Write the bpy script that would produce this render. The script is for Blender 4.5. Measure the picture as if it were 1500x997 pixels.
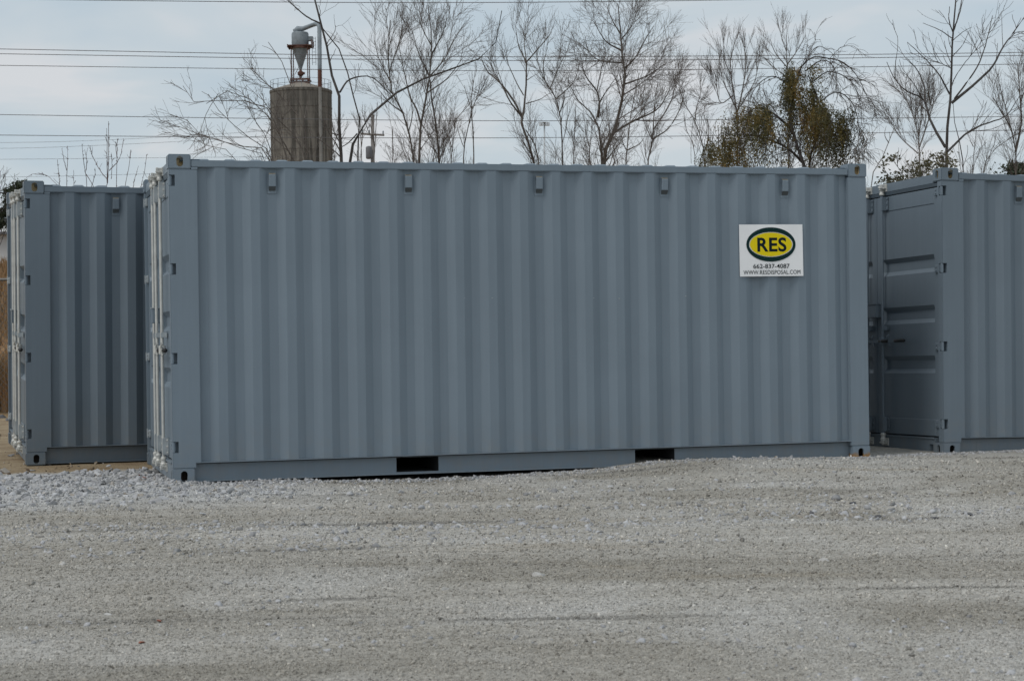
import bpy, bmesh, math
import numpy as np
from mathutils import Vector, Matrix

for o in list(bpy.data.objects):
    bpy.data.objects.remove(o)
scene = bpy.context.scene
COL = scene.collection
rng = np.random.default_rng(7)

# ------------------------------------------------------------------ camera
# metres; X along the big container, Y away from the camera, Z up
CAM_F = 2632.47                                   # focal length in pixels of a 1500 px wide picture
CAM_C = np.array([-1.3436, -14.3018, 1.1138])
RV = np.array([-2.0434e-04, -0.281438, -0.0145232])


def rodrigues(v):
    th = np.linalg.norm(v); k = v / th
    K = np.array([[0, -k[2], k[1]], [k[2], 0, -k[0]], [-k[1], k[0], 0]])
    return np.eye(3) + math.sin(th) * K + (1 - math.cos(th)) * K @ K


CAM_R = rodrigues(RV) @ np.array([[1, 0, 0], [0, 0, -1], [0, 1, 0.]])
cam_data = bpy.data.cameras.new('camera')
cam = bpy.data.objects.new('camera', cam_data)
COL.objects.link(cam)
cam_data.sensor_width = 36
cam_data.lens = 36 * CAM_F / 1500
cam_data.clip_start = 0.1
cam_data.clip_end = 6000
cam_data.dof.use_dof = True
cam_data.dof.focus_distance = 17.0
cam_data.dof.aperture_fstop = 9.0
M = np.eye(4)
M[:3, 0] = CAM_R[0]; M[:3, 1] = -CAM_R[1]; M[:3, 2] = -CAM_R[2]; M[:3, 3] = CAM_C
cam.matrix_world = Matrix(M.tolist())
scene.camera = cam


def at(u, v, d):
    """world point seen at photo pixel (u, v), d metres in front of the camera"""
    return CAM_C + d * (CAM_R.T @ np.array([(u - 750) / CAM_F, (v - 498.5) / CAM_F, 1.0]))


# ------------------------------------------------------------------ sky, sun, exposure
SUN_EL, SUN_AZ = 52.0, 248.0          # azimuth clockwise from +Y: far left and a little in front
world = bpy.data.worlds.new('World')
scene.world = world
world.use_nodes = True
nt = world.node_tree
nt.nodes.clear()
wo = nt.nodes.new('ShaderNodeOutputWorld')
bg = nt.nodes.new('ShaderNodeBackground')
bg.inputs['Strength'].default_value = 0.110
sky = nt.nodes.new('ShaderNodeTexSky')
sky.sky_type = 'NISHITA'
sky.sun_disc = False
sky.sun_elevation = math.radians(SUN_EL)
sky.sun_rotation = math.radians(SUN_AZ)
sky.dust_density = 2.0
tc = nt.nodes.new('ShaderNodeTexCoord')
sep = nt.nodes.new('ShaderNodeSeparateXYZ')
nt.links.new(tc.outputs['Generated'], sep.inputs[0])
mz = nt.nodes.new('ShaderNodeMath'); mz.operation = 'ADD'; mz.inputs[1].default_value = 0.16
nt.links.new(sep.outputs['Z'], mz.inputs[0])
mzc = nt.nodes.new('ShaderNodeMath'); mzc.operation = 'MAXIMUM'; mzc.inputs[1].default_value = 0.05
nt.links.new(mz.outputs[0], mzc.inputs[0])
dv = nt.nodes.new('ShaderNodeVectorMath'); dv.operation = 'DIVIDE'
cmb = nt.nodes.new('ShaderNodeCombineXYZ')
for i in range(3):
    nt.links.new(mzc.outputs[0], cmb.inputs[i])
nt.links.new(tc.outputs['Generated'], dv.inputs[0])
nt.links.new(cmb.outputs[0], dv.inputs[1])
n1 = nt.nodes.new('ShaderNodeTexNoise')
n1.inputs['Scale'].default_value = 2.0
n1.inputs['Detail'].default_value = 4
n1.inputs['Roughness'].default_value = 0.52
n1.inputs['Distortion'].default_value = 0.25
nt.links.new(dv.outputs[0], n1.inputs['Vector'])
rmp = nt.nodes.new('ShaderNodeValToRGB')
rmp.color_ramp.elements[0].position = 0.36
rmp.color_ramp.elements[0].color = (4.75, 5.55, 6.15, 1)
rmp.color_ramp.elements[1].position = 0.62
rmp.color_ramp.elements[1].color = (6.25, 6.40, 6.60, 1)
e = rmp.color_ramp.elements.new(0.50); e.color = (5.30, 5.90, 6.30, 1)
nt.links.new(n1.outputs['Fac'], rmp.inputs[0])
mixs = nt.nodes.new('ShaderNodeMix'); mixs.data_type = 'RGBA'
mixs.inputs[0].default_value = 0.90               # cloud cover
nt.links.new(sky.outputs[0], mixs.inputs[6])
nt.links.new(rmp.outputs[0], mixs.inputs[7])
nt.links.new(mixs.outputs[2], bg.inputs['Color'])
nt.links.new(bg.outputs[0], wo.inputs['Surface'])

sun_data = bpy.data.lights.new('sun', 'SUN')
sun_data.energy = 1.15
sun_data.angle = math.radians(20)
sun_data.color = (1.0, 0.965, 0.92)
sun = bpy.data.objects.new('sun', sun_data)
COL.objects.link(sun)
el, az = math.radians(SUN_EL), math.radians(SUN_AZ)
sdir = Vector((math.cos(el) * math.sin(az), math.cos(el) * math.cos(az), math.sin(el)))
sun.rotation_euler = sdir.to_track_quat('Z', 'Y').to_euler()
sun.location = (-10, -20, 30)

scene.view_settings.view_transform = 'Standard'
scene.view_settings.look = 'None'
scene.view_settings.exposure = 0.0
scene.view_settings.gamma = 1.0
scene.render.engine = 'CYCLES'
scene.cycles.max_bounces = 5
scene.cycles.diffuse_bounces = 3
scene.cycles.glossy_bounces = 2
scene.cycles.transparent_max_bounces = 4


# ------------------------------------------------------------------ node helpers and materials
class Mat:
    def __init__(s, name, rough=0.6, metal=0.0, spec=0.5):
        s.m = bpy.data.materials.new(name); s.m.use_nodes = True
        s.nt = s.m.node_tree
        s.b = s.nt.nodes['Principled BSDF']
        s.b.inputs['Roughness'].default_value = rough
        s.b.inputs['Metallic'].default_value = metal
        s.b.inputs['Specular IOR Level'].default_value = spec

    def n(s, t, **kw):
        nd = s.nt.nodes.new(t)
        for k, v in kw.items():
            setattr(nd, k, v)
        return nd

    def l(s, a, b):
        s.nt.links.new(a, b)

    def pos(s, scale=(1, 1, 1), obj=False):
        if obj:
            src = s.n('ShaderNodeTexCoord').outputs['Object']
        else:
            src = s.n('ShaderNodeNewGeometry').outputs['Position']
        mp = s.n('ShaderNodeMapping')
        mp.inputs['Scale'].default_value = scale
        s.l(src, mp.inputs[0])
        return mp.outputs[0]

    def noise(s, vec, scale, detail=3, rough=0.5, dist=0.0):
        nd = s.n('ShaderNodeTexNoise')
        nd.inputs['Scale'].default_value = scale
        nd.inputs['Detail'].default_value = detail
        nd.inputs['Roughness'].default_value = rough
        nd.inputs['Distortion'].default_value = dist
        s.l(vec, nd.inputs['Vector'])
        return nd.outputs['Fac']

    def ramp(s, fac, stops):
        nd = s.n('ShaderNodeValToRGB')
        el = nd.color_ramp.elements
        while len(el) < len(stops):
            el.new(0.5)
        for e_, (p, c) in zip(el, stops):
            e_.position = p
            e_.color = (c, c, c, 1) if isinstance(c, (int, float)) else (*c, 1)
        s.l(fac, nd.inputs[0])
        return nd.outputs[0]

    def mix(s, fac, a, b, blend='MIX'):
        nd = s.n('ShaderNodeMix', data_type='RGBA', blend_type=blend)
        for inp, v in ((nd.inputs[0], fac), (nd.inputs[6], a), (nd.inputs[7], b)):
            if isinstance(v, (int, float)):
                inp.default_value = v
            elif isinstance(v, tuple):
                inp.default_value = (*v, 1)
            else:
                s.l(v, inp)
        return nd.outputs[2]

    def math(s, op, a, b=0.0, clamp=False):
        nd = s.n('ShaderNodeMath', operation=op, use_clamp=clamp)
        for inp, v in ((nd.inputs[0], a), (nd.inputs[1], b)):
            if isinstance(v, (int, float)):
                inp.default_value = v
            else:
                s.l(v, inp)
        return nd.outputs[0]

    def bump(s, h, strength=0.3, dist=0.01):
        nd = s.n('ShaderNodeBump')
        nd.inputs['Strength'].default_value = strength
        nd.inputs['Distance'].default_value = dist
        s.l(h, nd.inputs['Height'])
        s.l(nd.outputs[0], s.b.inputs['Normal'])

    def color(s, c):
        if isinstance(c, tuple):
            s.b.inputs['Base Color'].default_value = (*c, 1)
        else:
            s.l(c, s.b.inputs['Base Color'])
        return s


def plain(name, c, rough=0.6, metal=0.0, spec=0.5, var=0.0, scale=6.0):
    m = Mat(name, rough, metal, spec)
    if var:
        f = m.noise(m.pos(obj=True), scale, 4, 0.6)
        m.color(m.ramp(f, [(0.3, tuple(x * (1 - var) for x in c)), (0.7, tuple(min(1, x * (1 + var)) for x in c))]))
    else:
        m.color(c)
    return m.m


MT = {}


def container_paint(name, base):
    m = Mat(name, 0.42, 0.0, 0.4)
    p = m.pos(obj=True)
    broad = m.noise(p, 0.9, 4, 0.6)
    col = m.mix(m.ramp(broad, [(0.35, 0.0), (0.7, 1.0)]), tuple(x * 0.95 for x in base), tuple(x * 1.05 for x in base))
    streak = m.noise(m.pos((26, 26, 0.7), obj=True), 1.0, 4, 0.6)
    col = m.mix(m.ramp(streak, [(0.45, 0.0), (0.78, 0.22)]), col, tuple(min(1, x * 1.22 + 0.012) for x in base))
    # splashed dust along the foot, fading upwards in patches
    sepn = m.n('ShaderNodeSeparateXYZ'); m.l(m.n('ShaderNodeNewGeometry').outputs['Position'], sepn.inputs[0])
    low = m.n('ShaderNodeMapRange'); low.inputs[1].default_value = 0.0; low.inputs[2].default_value = 0.55
    low.inputs[3].default_value = 1.0; low.inputs[4].default_value = 0.0
    m.l(sepn.outputs[2], low.inputs[0])
    spl = m.ramp(m.noise(p, 9.0, 5, 0.7), [(0.42, 0.0), (0.72, 0.35)])
    col = m.mix(m.math('MULTIPLY', spl, low.outputs[0]), col, (0.24, 0.215, 0.18))
    # chips and scuffs
    chip = m.ramp(m.noise(m.pos((7, 7, 11), obj=True), 3.0, 6, 0.7), [(0.735, 0.0), (0.76, 0.5)])
    col = m.mix(chip, col, tuple(min(1, x * 1.55) for x in base))
    m.color(col)
    m.l(m.ramp(m.noise(p, 3.0, 4, 0.6), [(0.3, 0.36), (0.7, 0.50)]), m.b.inputs['Roughness'])
    m.bump(m.noise(p, 4.5, 2, 0.5), 0.10, 0.012)
    return m.m


BASE_PAINT = (0.184, 0.231, 0.274)
MT['paint'] = container_paint('grey_container_paint', BASE_PAINT)
MT['paint_left'] = container_paint('dark_grey_container_paint', tuple(x * 0.80 for x in BASE_PAINT))  # left container: base colour evenly darker than the middle one
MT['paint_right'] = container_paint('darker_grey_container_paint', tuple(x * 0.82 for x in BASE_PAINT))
MT['zinc'] = plain('galvanised_steel', (0.58, 0.575, 0.54), 0.5, 0.3, 0.5, 0.12, 14)
MT['zinc_plate'] = plain('galvanised_plate', (0.42, 0.455, 0.47), 0.5, 0.3, 0.5, 0.12, 14)
MT['cavity'] = plain('casting_inside', (0.62, 0.53, 0.36), 0.9, 0, 0.2, 0.2, 20)
MT['cavity_shade'] = plain('shaded_casting_inside', (0.07, 0.06, 0.05), 0.9, 0, 0.2, 0.3, 20)  # shade inside the bottom castings, put into the colour
MT['dust'] = plain('settled_dust', (0.36, 0.33, 0.27), 0.9, 0, 0.2, 0.2, 20)
MT['rubber'] = plain('black_rubber', (0.012, 0.012, 0.013), 0.6)
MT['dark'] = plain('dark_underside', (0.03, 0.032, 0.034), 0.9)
MT['louvre'] = plain('dark_louvre', (0.07, 0.08, 0.085), 0.7)
MT['chip'] = plain('bare_chip', (0.85, 0.85, 0.83), 0.6)


def casting_paint():
    m = Mat('rusted_casting_paint', 0.6)
    p = m.pos(obj=True)
    sepn = m.n('ShaderNodeSeparateXYZ'); m.l(p, sepn.inputs[0])
    z = m.math('ADD', sepn.outputs[2], m.math('MULTIPLY', m.noise(p, 22, 4, 0.6), -0.10))
    f = m.ramp(m.math('ADD', z, 0.5), [(0.485, 1.0), (0.515, 0.0)])
    f2 = m.ramp(sepn.outputs[0], [(0.02, 0.35), (0.11, 1.0)])
    col = m.mix(m.math('MULTIPLY', f, 0.92), BASE_PAINT, (0.30, 0.165, 0.05))
    m.color(col)
    return m.m


MT['rusty'] = casting_paint()


# ------------------------------------------------------------------ mesh helpers
def mesh_arrays(name, V, F):
    """V (n,3), F (m,k) with k = 3 or 4"""
    me = bpy.data.meshes.new(name)
    V = np.asarray(V, np.float32); F = np.asarray(F, np.int32)
    me.vertices.add(len(V)); me.vertices.foreach_set('co', V.ravel())
    m, k = F.shape
    me.loops.add(m * k); me.loops.foreach_set('vertex_index', F.ravel())
    me.polygons.add(m)
    me.polygons.foreach_set('loop_start', np.arange(0, m * k, k, dtype=np.int32))
    me.polygons.foreach_set('loop_total', np.full(m, k, np.int32))
    me.update(calc_edges=True)
    return me


def smooth(me, on=True):
    me.polygons.foreach_set('use_smooth', np.full(len(me.polygons), on))
    return me


class MB:
    """collects shapes for ONE mesh"""
    def __init__(s):
        s.v, s.f = [], []

    def add(s, V, F):
        o = len(s.v); s.v += [tuple(map(float, p)) for p in V]; s.f += [tuple(i + o for i in f) for f in F]
        return s

    def box(s, x0, x1, y0, y1, z0, z1):
        return s.add([(x0, y0, z0), (x1, y0, z0), (x1, y1, z0), (x0, y1, z0), (x0, y0, z1), (x1, y0, z1), (x1, y1, z1), (x0, y1, z1)],
                     [(3, 2, 1, 0), (4, 5, 6, 7), (0, 1, 5, 4), (1, 2, 6, 5), (2, 3, 7, 6), (3, 0, 4, 7)])

    def prism(s, prof, a0, a1, axis):
        """closed profile extruded along axis; profile in the two other axes in cyclic order (y,z),(z,x),(x,y)"""
        def put(p, a):
            if axis == 0: return (a, p[0], p[1])
            if axis == 1: return (p[1], a, p[0])
            return (p[0], p[1], a)
        n = len(prof)
        V = [put(p, a0) for p in prof] + [put(p, a1) for p in prof]
        F = [tuple(range(n))[::-1], tuple(range(n, 2 * n))] + [(i, (i + 1) % n, n + (i + 1) % n, n + i) for i in range(n)]
        return s.add(V, F)

    def tube(s, P, R, n=8, caps=True):
        P = [Vector(p) for p in P]
        if not hasattr(R, '__len__'): R = [R] * len(P)
        V, F = [], []
        t0 = (P[1] - P[0]).normalized()
        ref = Vector((0, 0, 1)) if abs(t0.z) < 0.9 else Vector((1, 0, 0))
        for i, p in enumerate(P):
            t = (P[min(i + 1, len(P) - 1)] - P[max(i - 1, 0)]).normalized()
            a = t.cross(ref).normalized(); b = t.cross(a).normalized()
            for j in range(n):
                w = 2 * math.pi * j / n
                V.append(p + (a * math.cos(w) + b * math.sin(w)) * R[i])
        for i in range(len(P) - 1):
            for j in range(n):
                F.append((i * n + j, i * n + (j + 1) % n, (i + 1) * n + (j + 1) % n, (i + 1) * n + j))
        if caps:
            F.append(tuple(range(n))[::-1]); F.append(tuple((len(P) - 1) * n + j for j in range(n)))
        return s.add(V, F)

    def lathe(s, prof, n=24, c=(0, 0)):
        """profile of (radius, z) revolved about a vertical axis at c"""
        V, F = [], []
        for r, z in prof:
            for j in range(n):
                w = 2 * math.pi * j / n
                V.append((c[0] + r * math.cos(w), c[1] + r * math.sin(w), z))
        for i in range(len(prof) - 1):
            for j in range(n):
                F.append((i * n + j, i * n + (j + 1) % n, (i + 1) * n + (j + 1) % n, (i + 1) * n + j))
        F.append(tuple(range(n))[::-1]); F.append(tuple((len(prof) - 1) * n + j for j in range(n)))
        return s.add(V, F)

    def mesh(s, name, bevel=0.0, seg=2, sm=False, recalc=True):
        me = bpy.data.meshes.new(name)
        me.from_pydata(s.v, [], s.f)
        if bevel or recalc:
            bm = bmesh.new(); bm.from_mesh(me)
            bmesh.ops.recalc_face_normals(bm, faces=bm.faces)
            if bevel:
                ed = [e_ for e_ in bm.edges if e_.is_manifold and e_.calc_face_angle(0) > 0.6]
                bmesh.ops.bevel(bm, geom=ed, offset=bevel, segments=seg, affect='EDGES', clamp_overlap=True)
            bm.to_mesh(me); bm.free()
        if sm: smooth(me)
        return me


def smooth_by_angle(me, ang=0.6):
    bm = bmesh.new(); bm.from_mesh(me)
    for f in bm.faces: f.smooth = True
    for e_ in bm.edges:
        if not e_.is_manifold or e_.calc_face_angle(0) > ang: e_.smooth = False
    bm.to_mesh(me); bm.free()
    return me


def obj(name, me, mat=None, parent=None, **props):
    o = bpy.data.objects.new(name, me)
    COL.objects.link(o)
    if parent is not None: o.parent = parent
    if mat is not None:
        if len(me.materials) == 0: me.materials.append(None)
        o.material_slots[0].link = 'OBJECT'
        o.material_slots[0].material = mat
    for k, v in props.items(): o[k] = v
    return o


def thing(name, loc, label, category, group=None, rot=None):
    o = bpy.data.objects.new(name, None)
    COL.objects.link(o)
    o.location = loc
    o.empty_display_size = 0.2
    if rot is not None: o.rotation_euler = rot
    o['label'] = label; o['category'] = category
    if group: o['group'] = group
    return o


def boolean(me, cutters):
    a = bpy.data.objects.new('tmp', me); COL.objects.link(a)
    tmp = []
    for c in cutters:
        b = bpy.data.objects.new('cut', c); COL.objects.link(b); tmp.append(b)
        md = a.modifiers.new('b', 'BOOLEAN'); md.operation = 'DIFFERENCE'; md.object = b; md.solver = 'EXACT'
    dg = bpy.context.evaluated_depsgraph_get()
    out = bpy.data.meshes.new_from_object(a.evaluated_get(dg))
    for t in [a] + tmp: bpy.data.objects.remove(t)
    return out


# value noise ------------------------------------------------------
def vnoise(x, y, seed=0):
    xi = np.floor(x).astype(np.int64); yi = np.floor(y).astype(np.int64)
    fx, fy = x - xi, y - yi
    fx = fx * fx * (3 - 2 * fx); fy = fy * fy * (3 - 2 * fy)

    def h(a, b):
        n = (a * 374761393 + b * 668265263 + seed * 1442695041) & 0xffffffff
        n = ((n ^ (n >> 13)) * 1274126177) & 0xffffffff
        return ((n ^ (n >> 16)) & 0xffff) / 65535.0
    return (h(xi, yi) * (1 - fx) + h(xi + 1, yi) * fx) * (1 - fy) + (h(xi, yi + 1) * (1 - fx) + h(xi + 1, yi + 1) * fx) * fy


def fbm(x, y, oct=4, seed=0):
    s, a, t = 0, 1.0, 0
    for i in range(oct):
        s = s + a * vnoise(x * 2 ** i, y * 2 ** i, seed + i * 17); t += a; a *= 0.5
    return s / t


def sstep(a, b, x):
    t = np.clip((x - a) / (b - a), 0, 1)
    return t * t * (3 - 2 * t)


# ------------------------------------------------------------------ ground
FW = np.array([CAM_R[2][0], CAM_R[2][1]]); FW /= np.linalg.norm(FW)      # level view direction
RT = np.array([FW[1], -FW[0]])
MX = [-8, -2, -0.3, 0.5, 0.9, 1.3, 2.0, 2.7, 3.3, 3.6, 4.0, 4.6, 5.4, 6.1, 7.0, 9, 20]
MZ = [0.0, 0.0, 0.004, 0.004, -0.004, -0.022, -0.038, -0.028, -0.012, 0.005, 0.046, 0.052, 0.030, 0.018, 0.022, 0.02, 0.0]


def track(x, y):
    """windrows and tyre tracks that run across the yard in front of the containers"""
    u = (x - CAM_C[0]) * RT[0] + (y - CAM_C[1]) * RT[1]
    v = (x - CAM_C[0]) * FW[0] + (y - CAM_C[1]) * FW[1]
    v2 = v + 0.035 * u + 0.25 * (vnoise(u * 0.22, v * 0.1, 5) - 0.5)
    return u, v2


def height(x, y):
    x = np.asarray(x, float); y = np.asarray(y, float)
    h = np.interp(x, MX, MZ) * sstep(-3.2, -0.25, y) * (1 - 0.6 * sstep(0.6, 3, y))
    u, v2 = track(x, y)
    near = sstep(-0.3, -1.6, y) * (1 - sstep(30, 60, np.hypot(x, y)))
    h = h + near * (0.022 * (fbm(u * 0.14, v2 * 1.5, 3, 3) - 0.5) * 2 + 0.018 * (fbm(u * 0.22 + 40, v2 * 4.6, 3, 9) - 0.5) * 2)
    heap = heap_mask(x, y)
    h = h + heap * (-0.004 + 0.045 * (fbm(x * 2.2, y * 2.2, 3, 21) - 0.45))
    rough = 1 - sstep(25, 60, np.hypot(x, y + 6))
    h = h + rough * 0.010 * (fbm(x * 7, y * 7, 3, 31) - 0.5)
    return h


def heap_mask(x, y):
    """where the coarse crushed rock lies, at the left end of the big container"""
    n = 0.7 * (fbm(x * 1.1, y * 1.1, 3, 77) - 0.5)
    m = sstep(-2.3, -0.8, y + n + 0.18 * x) * (1 - sstep(1.45, 1.75, y + n * 0.5 - 0.12 * (x + 1.3)))
    m = m * (1 - sstep(-0.2, 1.2, x + n * 1.2))
    return m * sstep(-9, -7, x)


def axis(lo, hi, step, far, k=1.35):
    a = list(np.arange(lo, hi + 1e-6, step))
    s = step; b = hi; c = lo; pos, neg = [], []
    while b < far:
        s *= k; b += s; c -= s; pos.append(b); neg.append(c)
    return np.array(neg[::-1] + a + pos)


gx = axis(-5.0, 9.5, 0.045, 4000)
gy = axis(-10.5, 3.5, 0.04, 4000)
X, Y = np.meshgrid(gx, gy, indexing='ij')
Z = height(X, Y)
BANK = 3.6
# a low bank of dry grass rises behind the fence
bx = (X - CAM_C[0]) * FW[0] + (Y - CAM_C[1]) * FW[1]
Z = Z + BANK * sstep(40, 62, bx)
V = np.stack([X, Y, Z], -1).reshape(-1, 3)
nx, ny = X.shape
I = np.arange(nx * ny).reshape(nx, ny)
F = np.stack([I[:-1, :-1], I[1:, :-1], I[1:, 1:], I[:-1, 1:]], -1).reshape(-1, 4)
gme = smooth(mesh_arrays('ground', V, F))


def yard_tint(m, p):
    """slow colour changes of the yard: packed fines, tan silt, damp tracks with ridge shadows painted in, pale crushed rock"""
    rot = m.n('ShaderNodeMapping'); rot.inputs['Rotation'].default_value = (0, 0, math.atan2(-RT[1], RT[0]) - 0.035)
    m.l(p, rot.inputs[0])

    def stretched(sx, sy, scale, det, rough=0.55):
        mp = m.n('ShaderNodeMapping'); mp.inputs['Scale'].default_value = (sx, sy, 1)
        m.l(rot.outputs[0], mp.inputs[0])
        return m.noise(mp.outputs[0], scale, det, rough, 0.3)
    tint = m.mix(m.ramp(stretched(0.16, 0.9, 1.0, 4), [(0.36, 0.0), (0.64, 1.0)]), (0.335, 0.312, 0.270), (0.465, 0.442, 0.400))
    tint = m.mix(m.ramp(m.noise(p, 0.55, 3, 0.6, 0.5), [(0.48, 0.0), (0.66, 0.8)]), tint, (0.52, 0.505, 0.475))
    tint = m.mix(m.ramp(stretched(0.35, 1.6, 0.8, 4, 0.6), [(0.60, 0.0), (0.74, 0.55)]), tint, (0.36, 0.30, 0.215))
    tint = m.mix(m.ramp(stretched(0.30, 3.6, 1.0, 4, 0.6), [(0.30, 0.85), (0.41, 0.0)]), tint, (0.20, 0.19, 0.172))  # dark streaks: damp gravel plus painted shadow lines of the ridges
    # paler limestone dust round the coarse rock at the left
    sp_ = m.n('ShaderNodeSeparateXYZ'); m.l(p, sp_.inputs[0])
    nz = m.math('MULTIPLY', m.math('SUBTRACT', m.noise(p, 1.1, 3, 0.6), 0.5), 1.2)
    fy = m.n('ShaderNodeMapRange'); fy.inputs[1].default_value = -2.3; fy.inputs[2].default_value = -1.2
    m.l(m.math('ADD', sp_.outputs[1], nz), fy.inputs[0])
    fx = m.n('ShaderNodeMapRange'); fx.inputs[1].default_value = 1.5; fx.inputs[2].default_value = 0.3
    m.l(m.math('ADD', sp_.outputs[0], nz), fx.inputs[0])
    return m.mix(m.math('MULTIPLY', m.math('MULTIPLY', fx.outputs[0], fy.outputs[0]), 0.8), tint, (0.53, 0.528, 0.52))


def ground_material():
    m = Mat('gravel_ground', 0.95, 0, 0.25)
    p = m.pos()
    sepn = m.n('ShaderNodeSeparateXYZ'); m.l(p, sepn.inputs[0])

    def cells(scale, out='Color'):
        v = m.n('ShaderNodeTexVoronoi'); v.inputs['Scale'].default_value = scale
        m.l(p, v.inputs['Vector'])
        return v.outputs[out]

    tint = yard_tint(m, p)
    # grains, three sizes
    g1 = m.n('ShaderNodeSeparateColor'); m.l(cells(95), g1.inputs[0])
    g2 = m.n('ShaderNodeSeparateColor'); m.l(cells(42), g2.inputs[0])
    col = m.mix(1.0, tint, m.ramp(g1.outputs[0], [(0.0, 0.78), (0.5, 0.98), (1.0, 1.18)]), 'MULTIPLY')
    col = m.mix(0.9, col, m.ramp(g2.outputs[0], [(0.0, 0.80), (0.5, 0.98), (0.95, 1.08), (1.0, 1.25)]), 'MULTIPLY')
    # bare sandy dirt behind and left of the crushed rock
    edge = m.math('ADD', sepn.outputs[1], m.math('MULTIPLY', m.noise(p, 1.6, 5, 0.6), 0.7))
    sand_f = m.n('ShaderNodeMapRange'); sand_f.inputs[1].default_value = 1.95; sand_f.inputs[2].default_value = 2.2
    m.l(edge, sand_f.inputs[0])
    left = m.n('ShaderNodeMapRange'); left.inputs[1].default_value = 6.2; left.inputs[2].default_value = 4.8
    m.l(sepn.outputs[0], left.inputs[0])
    sand = m.mix(m.ramp(m.noise(p, 2.2, 6, 0.62), [(0.35, 0.0), (0.65, 1.0)]), (0.245, 0.175, 0.105), (0.375, 0.295, 0.19))
    sand = m.mix(0.8, sand, m.ramp(m.noise(p, 30, 4, 0.7), [(0.25, 0.7), (0.75, 1.25)]), 'MULTIPLY')
    col = m.mix(m.math('MULTIPLY', sand_f.outputs[0], left.outputs[0]), col, sand)
    # dry grass field far behind
    far = m.n('ShaderNodeMapRange'); far.inputs[1].default_value = 13.5; far.inputs[2].default_value = 16.0
    m.l(edge, far.inputs[0])
    grass = m.mix(m.ramp(m.noise(p, 0.35, 6, 0.65), [(0.35, 0.0), (0.65, 1.0)]), (0.20, 0.145, 0.075), (0.34, 0.195, 0.095))
    grass = m.mix(0.8, grass, m.ramp(m.noise(p, 7, 4, 0.7), [(0.25, 0.6), (0.75, 1.3)]), 'MULTIPLY')
    col = m.mix(far.outputs[0], col, grass)
    m.color(col)
    m.bump(m.noise(p, 62, 3, 0.65), 0.8, 0.02)
    return m.m


MT['ground'] = ground_material()
ground = obj('ground', gme, MT['ground'], kind='structure')


# stones ------------------------------------------------------------
def stone_hull(seed, npt=11, flat=0.7):
    r = np.random.default_rng(seed)
    bm = bmesh.new()
    q = r.normal(size=(npt, 3)); q /= np.linalg.norm(q, axis=1)[:, None]
    q *= r.uniform(0.8, 1.15, (npt, 1)); q *= np.array([1.0, r.uniform(0.65, 0.9), flat * r.uniform(0.75, 1.1)])
    for c in q: bm.verts.new(c * 0.5)
    res = bmesh.ops.convex_hull(bm, input=bm.verts)
    bmesh.ops.delete(bm, geom=list({g for g in res['geom_interior'] + res['geom_unused'] if isinstance(g, bmesh.types.BMVert)}), context='VERTS')
    bmesh.ops.recalc_face_normals(bm, faces=bm.faces)
    me = bpy.data.meshes.new('stone'); bm.to_mesh(me); bm.free()
    return me


HULLS = [stone_hull(100 + i, 10 + i % 4) for i in range(14)]


def hull_np(me):
    v = np.array([x.co[:] for x in me.vertices]); f = np.array([p.vertices[:] for p in me.polygons])
    return v, f


ROCKS = [hull_np(h) for h in HULLS]


def scatter_mesh(name, px, py, pz, size, seed, HN=None):
    """many loose stones as one mesh"""
    HN = HN or ROCKS
    r = np.random.default_rng(seed); n = len(px)
    k = r.integers(0, len(HN), n); VV, FF, off = [], [], 0
    for j, (hv, hf) in enumerate(HN):
        idx = np.where(k == j)[0]; m_ = len(idx)
        if not m_: continue
        a = r.uniform(0, 2 * math.pi, m_); ca, sa = np.cos(a), np.sin(a)
        tx, ty = r.normal(0, 0.35, m_), r.normal(0, 0.35, m_)
        s = size[idx]
        x = hv[None, :, 0] * ca[:, None] - hv[None, :, 1] * sa[:, None]
        y = hv[None, :, 0] * sa[:, None] + hv[None, :, 1] * ca[:, None]
        z = hv[None, :, 2] + x * tx[:, None] + y * ty[:, None]
        P = np.stack([x, y, z], -1) * s[:, None, None] + np.stack([px[idx], py[idx], pz[idx]], -1)[:, None, :]
        VV.append(P.reshape(-1, 3))
        FF.append((hf[None] + (np.arange(m_) * len(hv))[:, None, None] + off).reshape(-1, 3)); off += m_ * len(hv)
    return mesh_arrays(name, np.concatenate(VV), np.concatenate(FF))


def stone_material(name, cols, rnd='island'):
    m = Mat(name, 0.92, 0, 0.3)
    if rnd == 'island': f = m.n('ShaderNodeNewGeometry').outputs['Random Per Island']
    else: f = m.n('ShaderNodeObjectInfo').outputs['Random']
    c = m.ramp(f, cols)
    c = m.mix(0.7, c, m.ramp(m.noise(m.pos(), 45, 4, 0.65), [(0.25, 0.72), (0.75, 1.22)]), 'MULTIPLY')
    m.color(c)
    m.bump(m.noise(m.pos(), 90, 3, 0.6), 0.5, 0.006)
    return m.m


ROCKCOL = [(0.0, (0.25, 0.25, 0.25)), (0.25, (0.36, 0.36, 0.365)), (0.6, (0.44, 0.44, 0.45)), (0.9, (0.52, 0.52, 0.525)), (1.0, (0.34, 0.30, 0.25))]
MT['rock'] = stone_material('crushed_limestone', ROCKCOL, 'object')
MT['rock_i'] = stone_material('crushed_limestone_small', ROCKCOL)
pm = Mat('yard_gravel', 0.95, 0, 0.25)
pr_ = pm.n('ShaderNodeNewGeometry').outputs['Random Per Island']
pc = pm.mix(1.0, yard_tint(pm, pm.pos()), pm.ramp(pr_, [(0.0, 0.45), (0.14, 0.72), (0.5, 1.0), (0.85, 1.18), (0.97, 1.42), (1.0, 1.7)]), 'MULTIPLY')
pm.color(pc)
MT['pebble'] = pm.m

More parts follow.
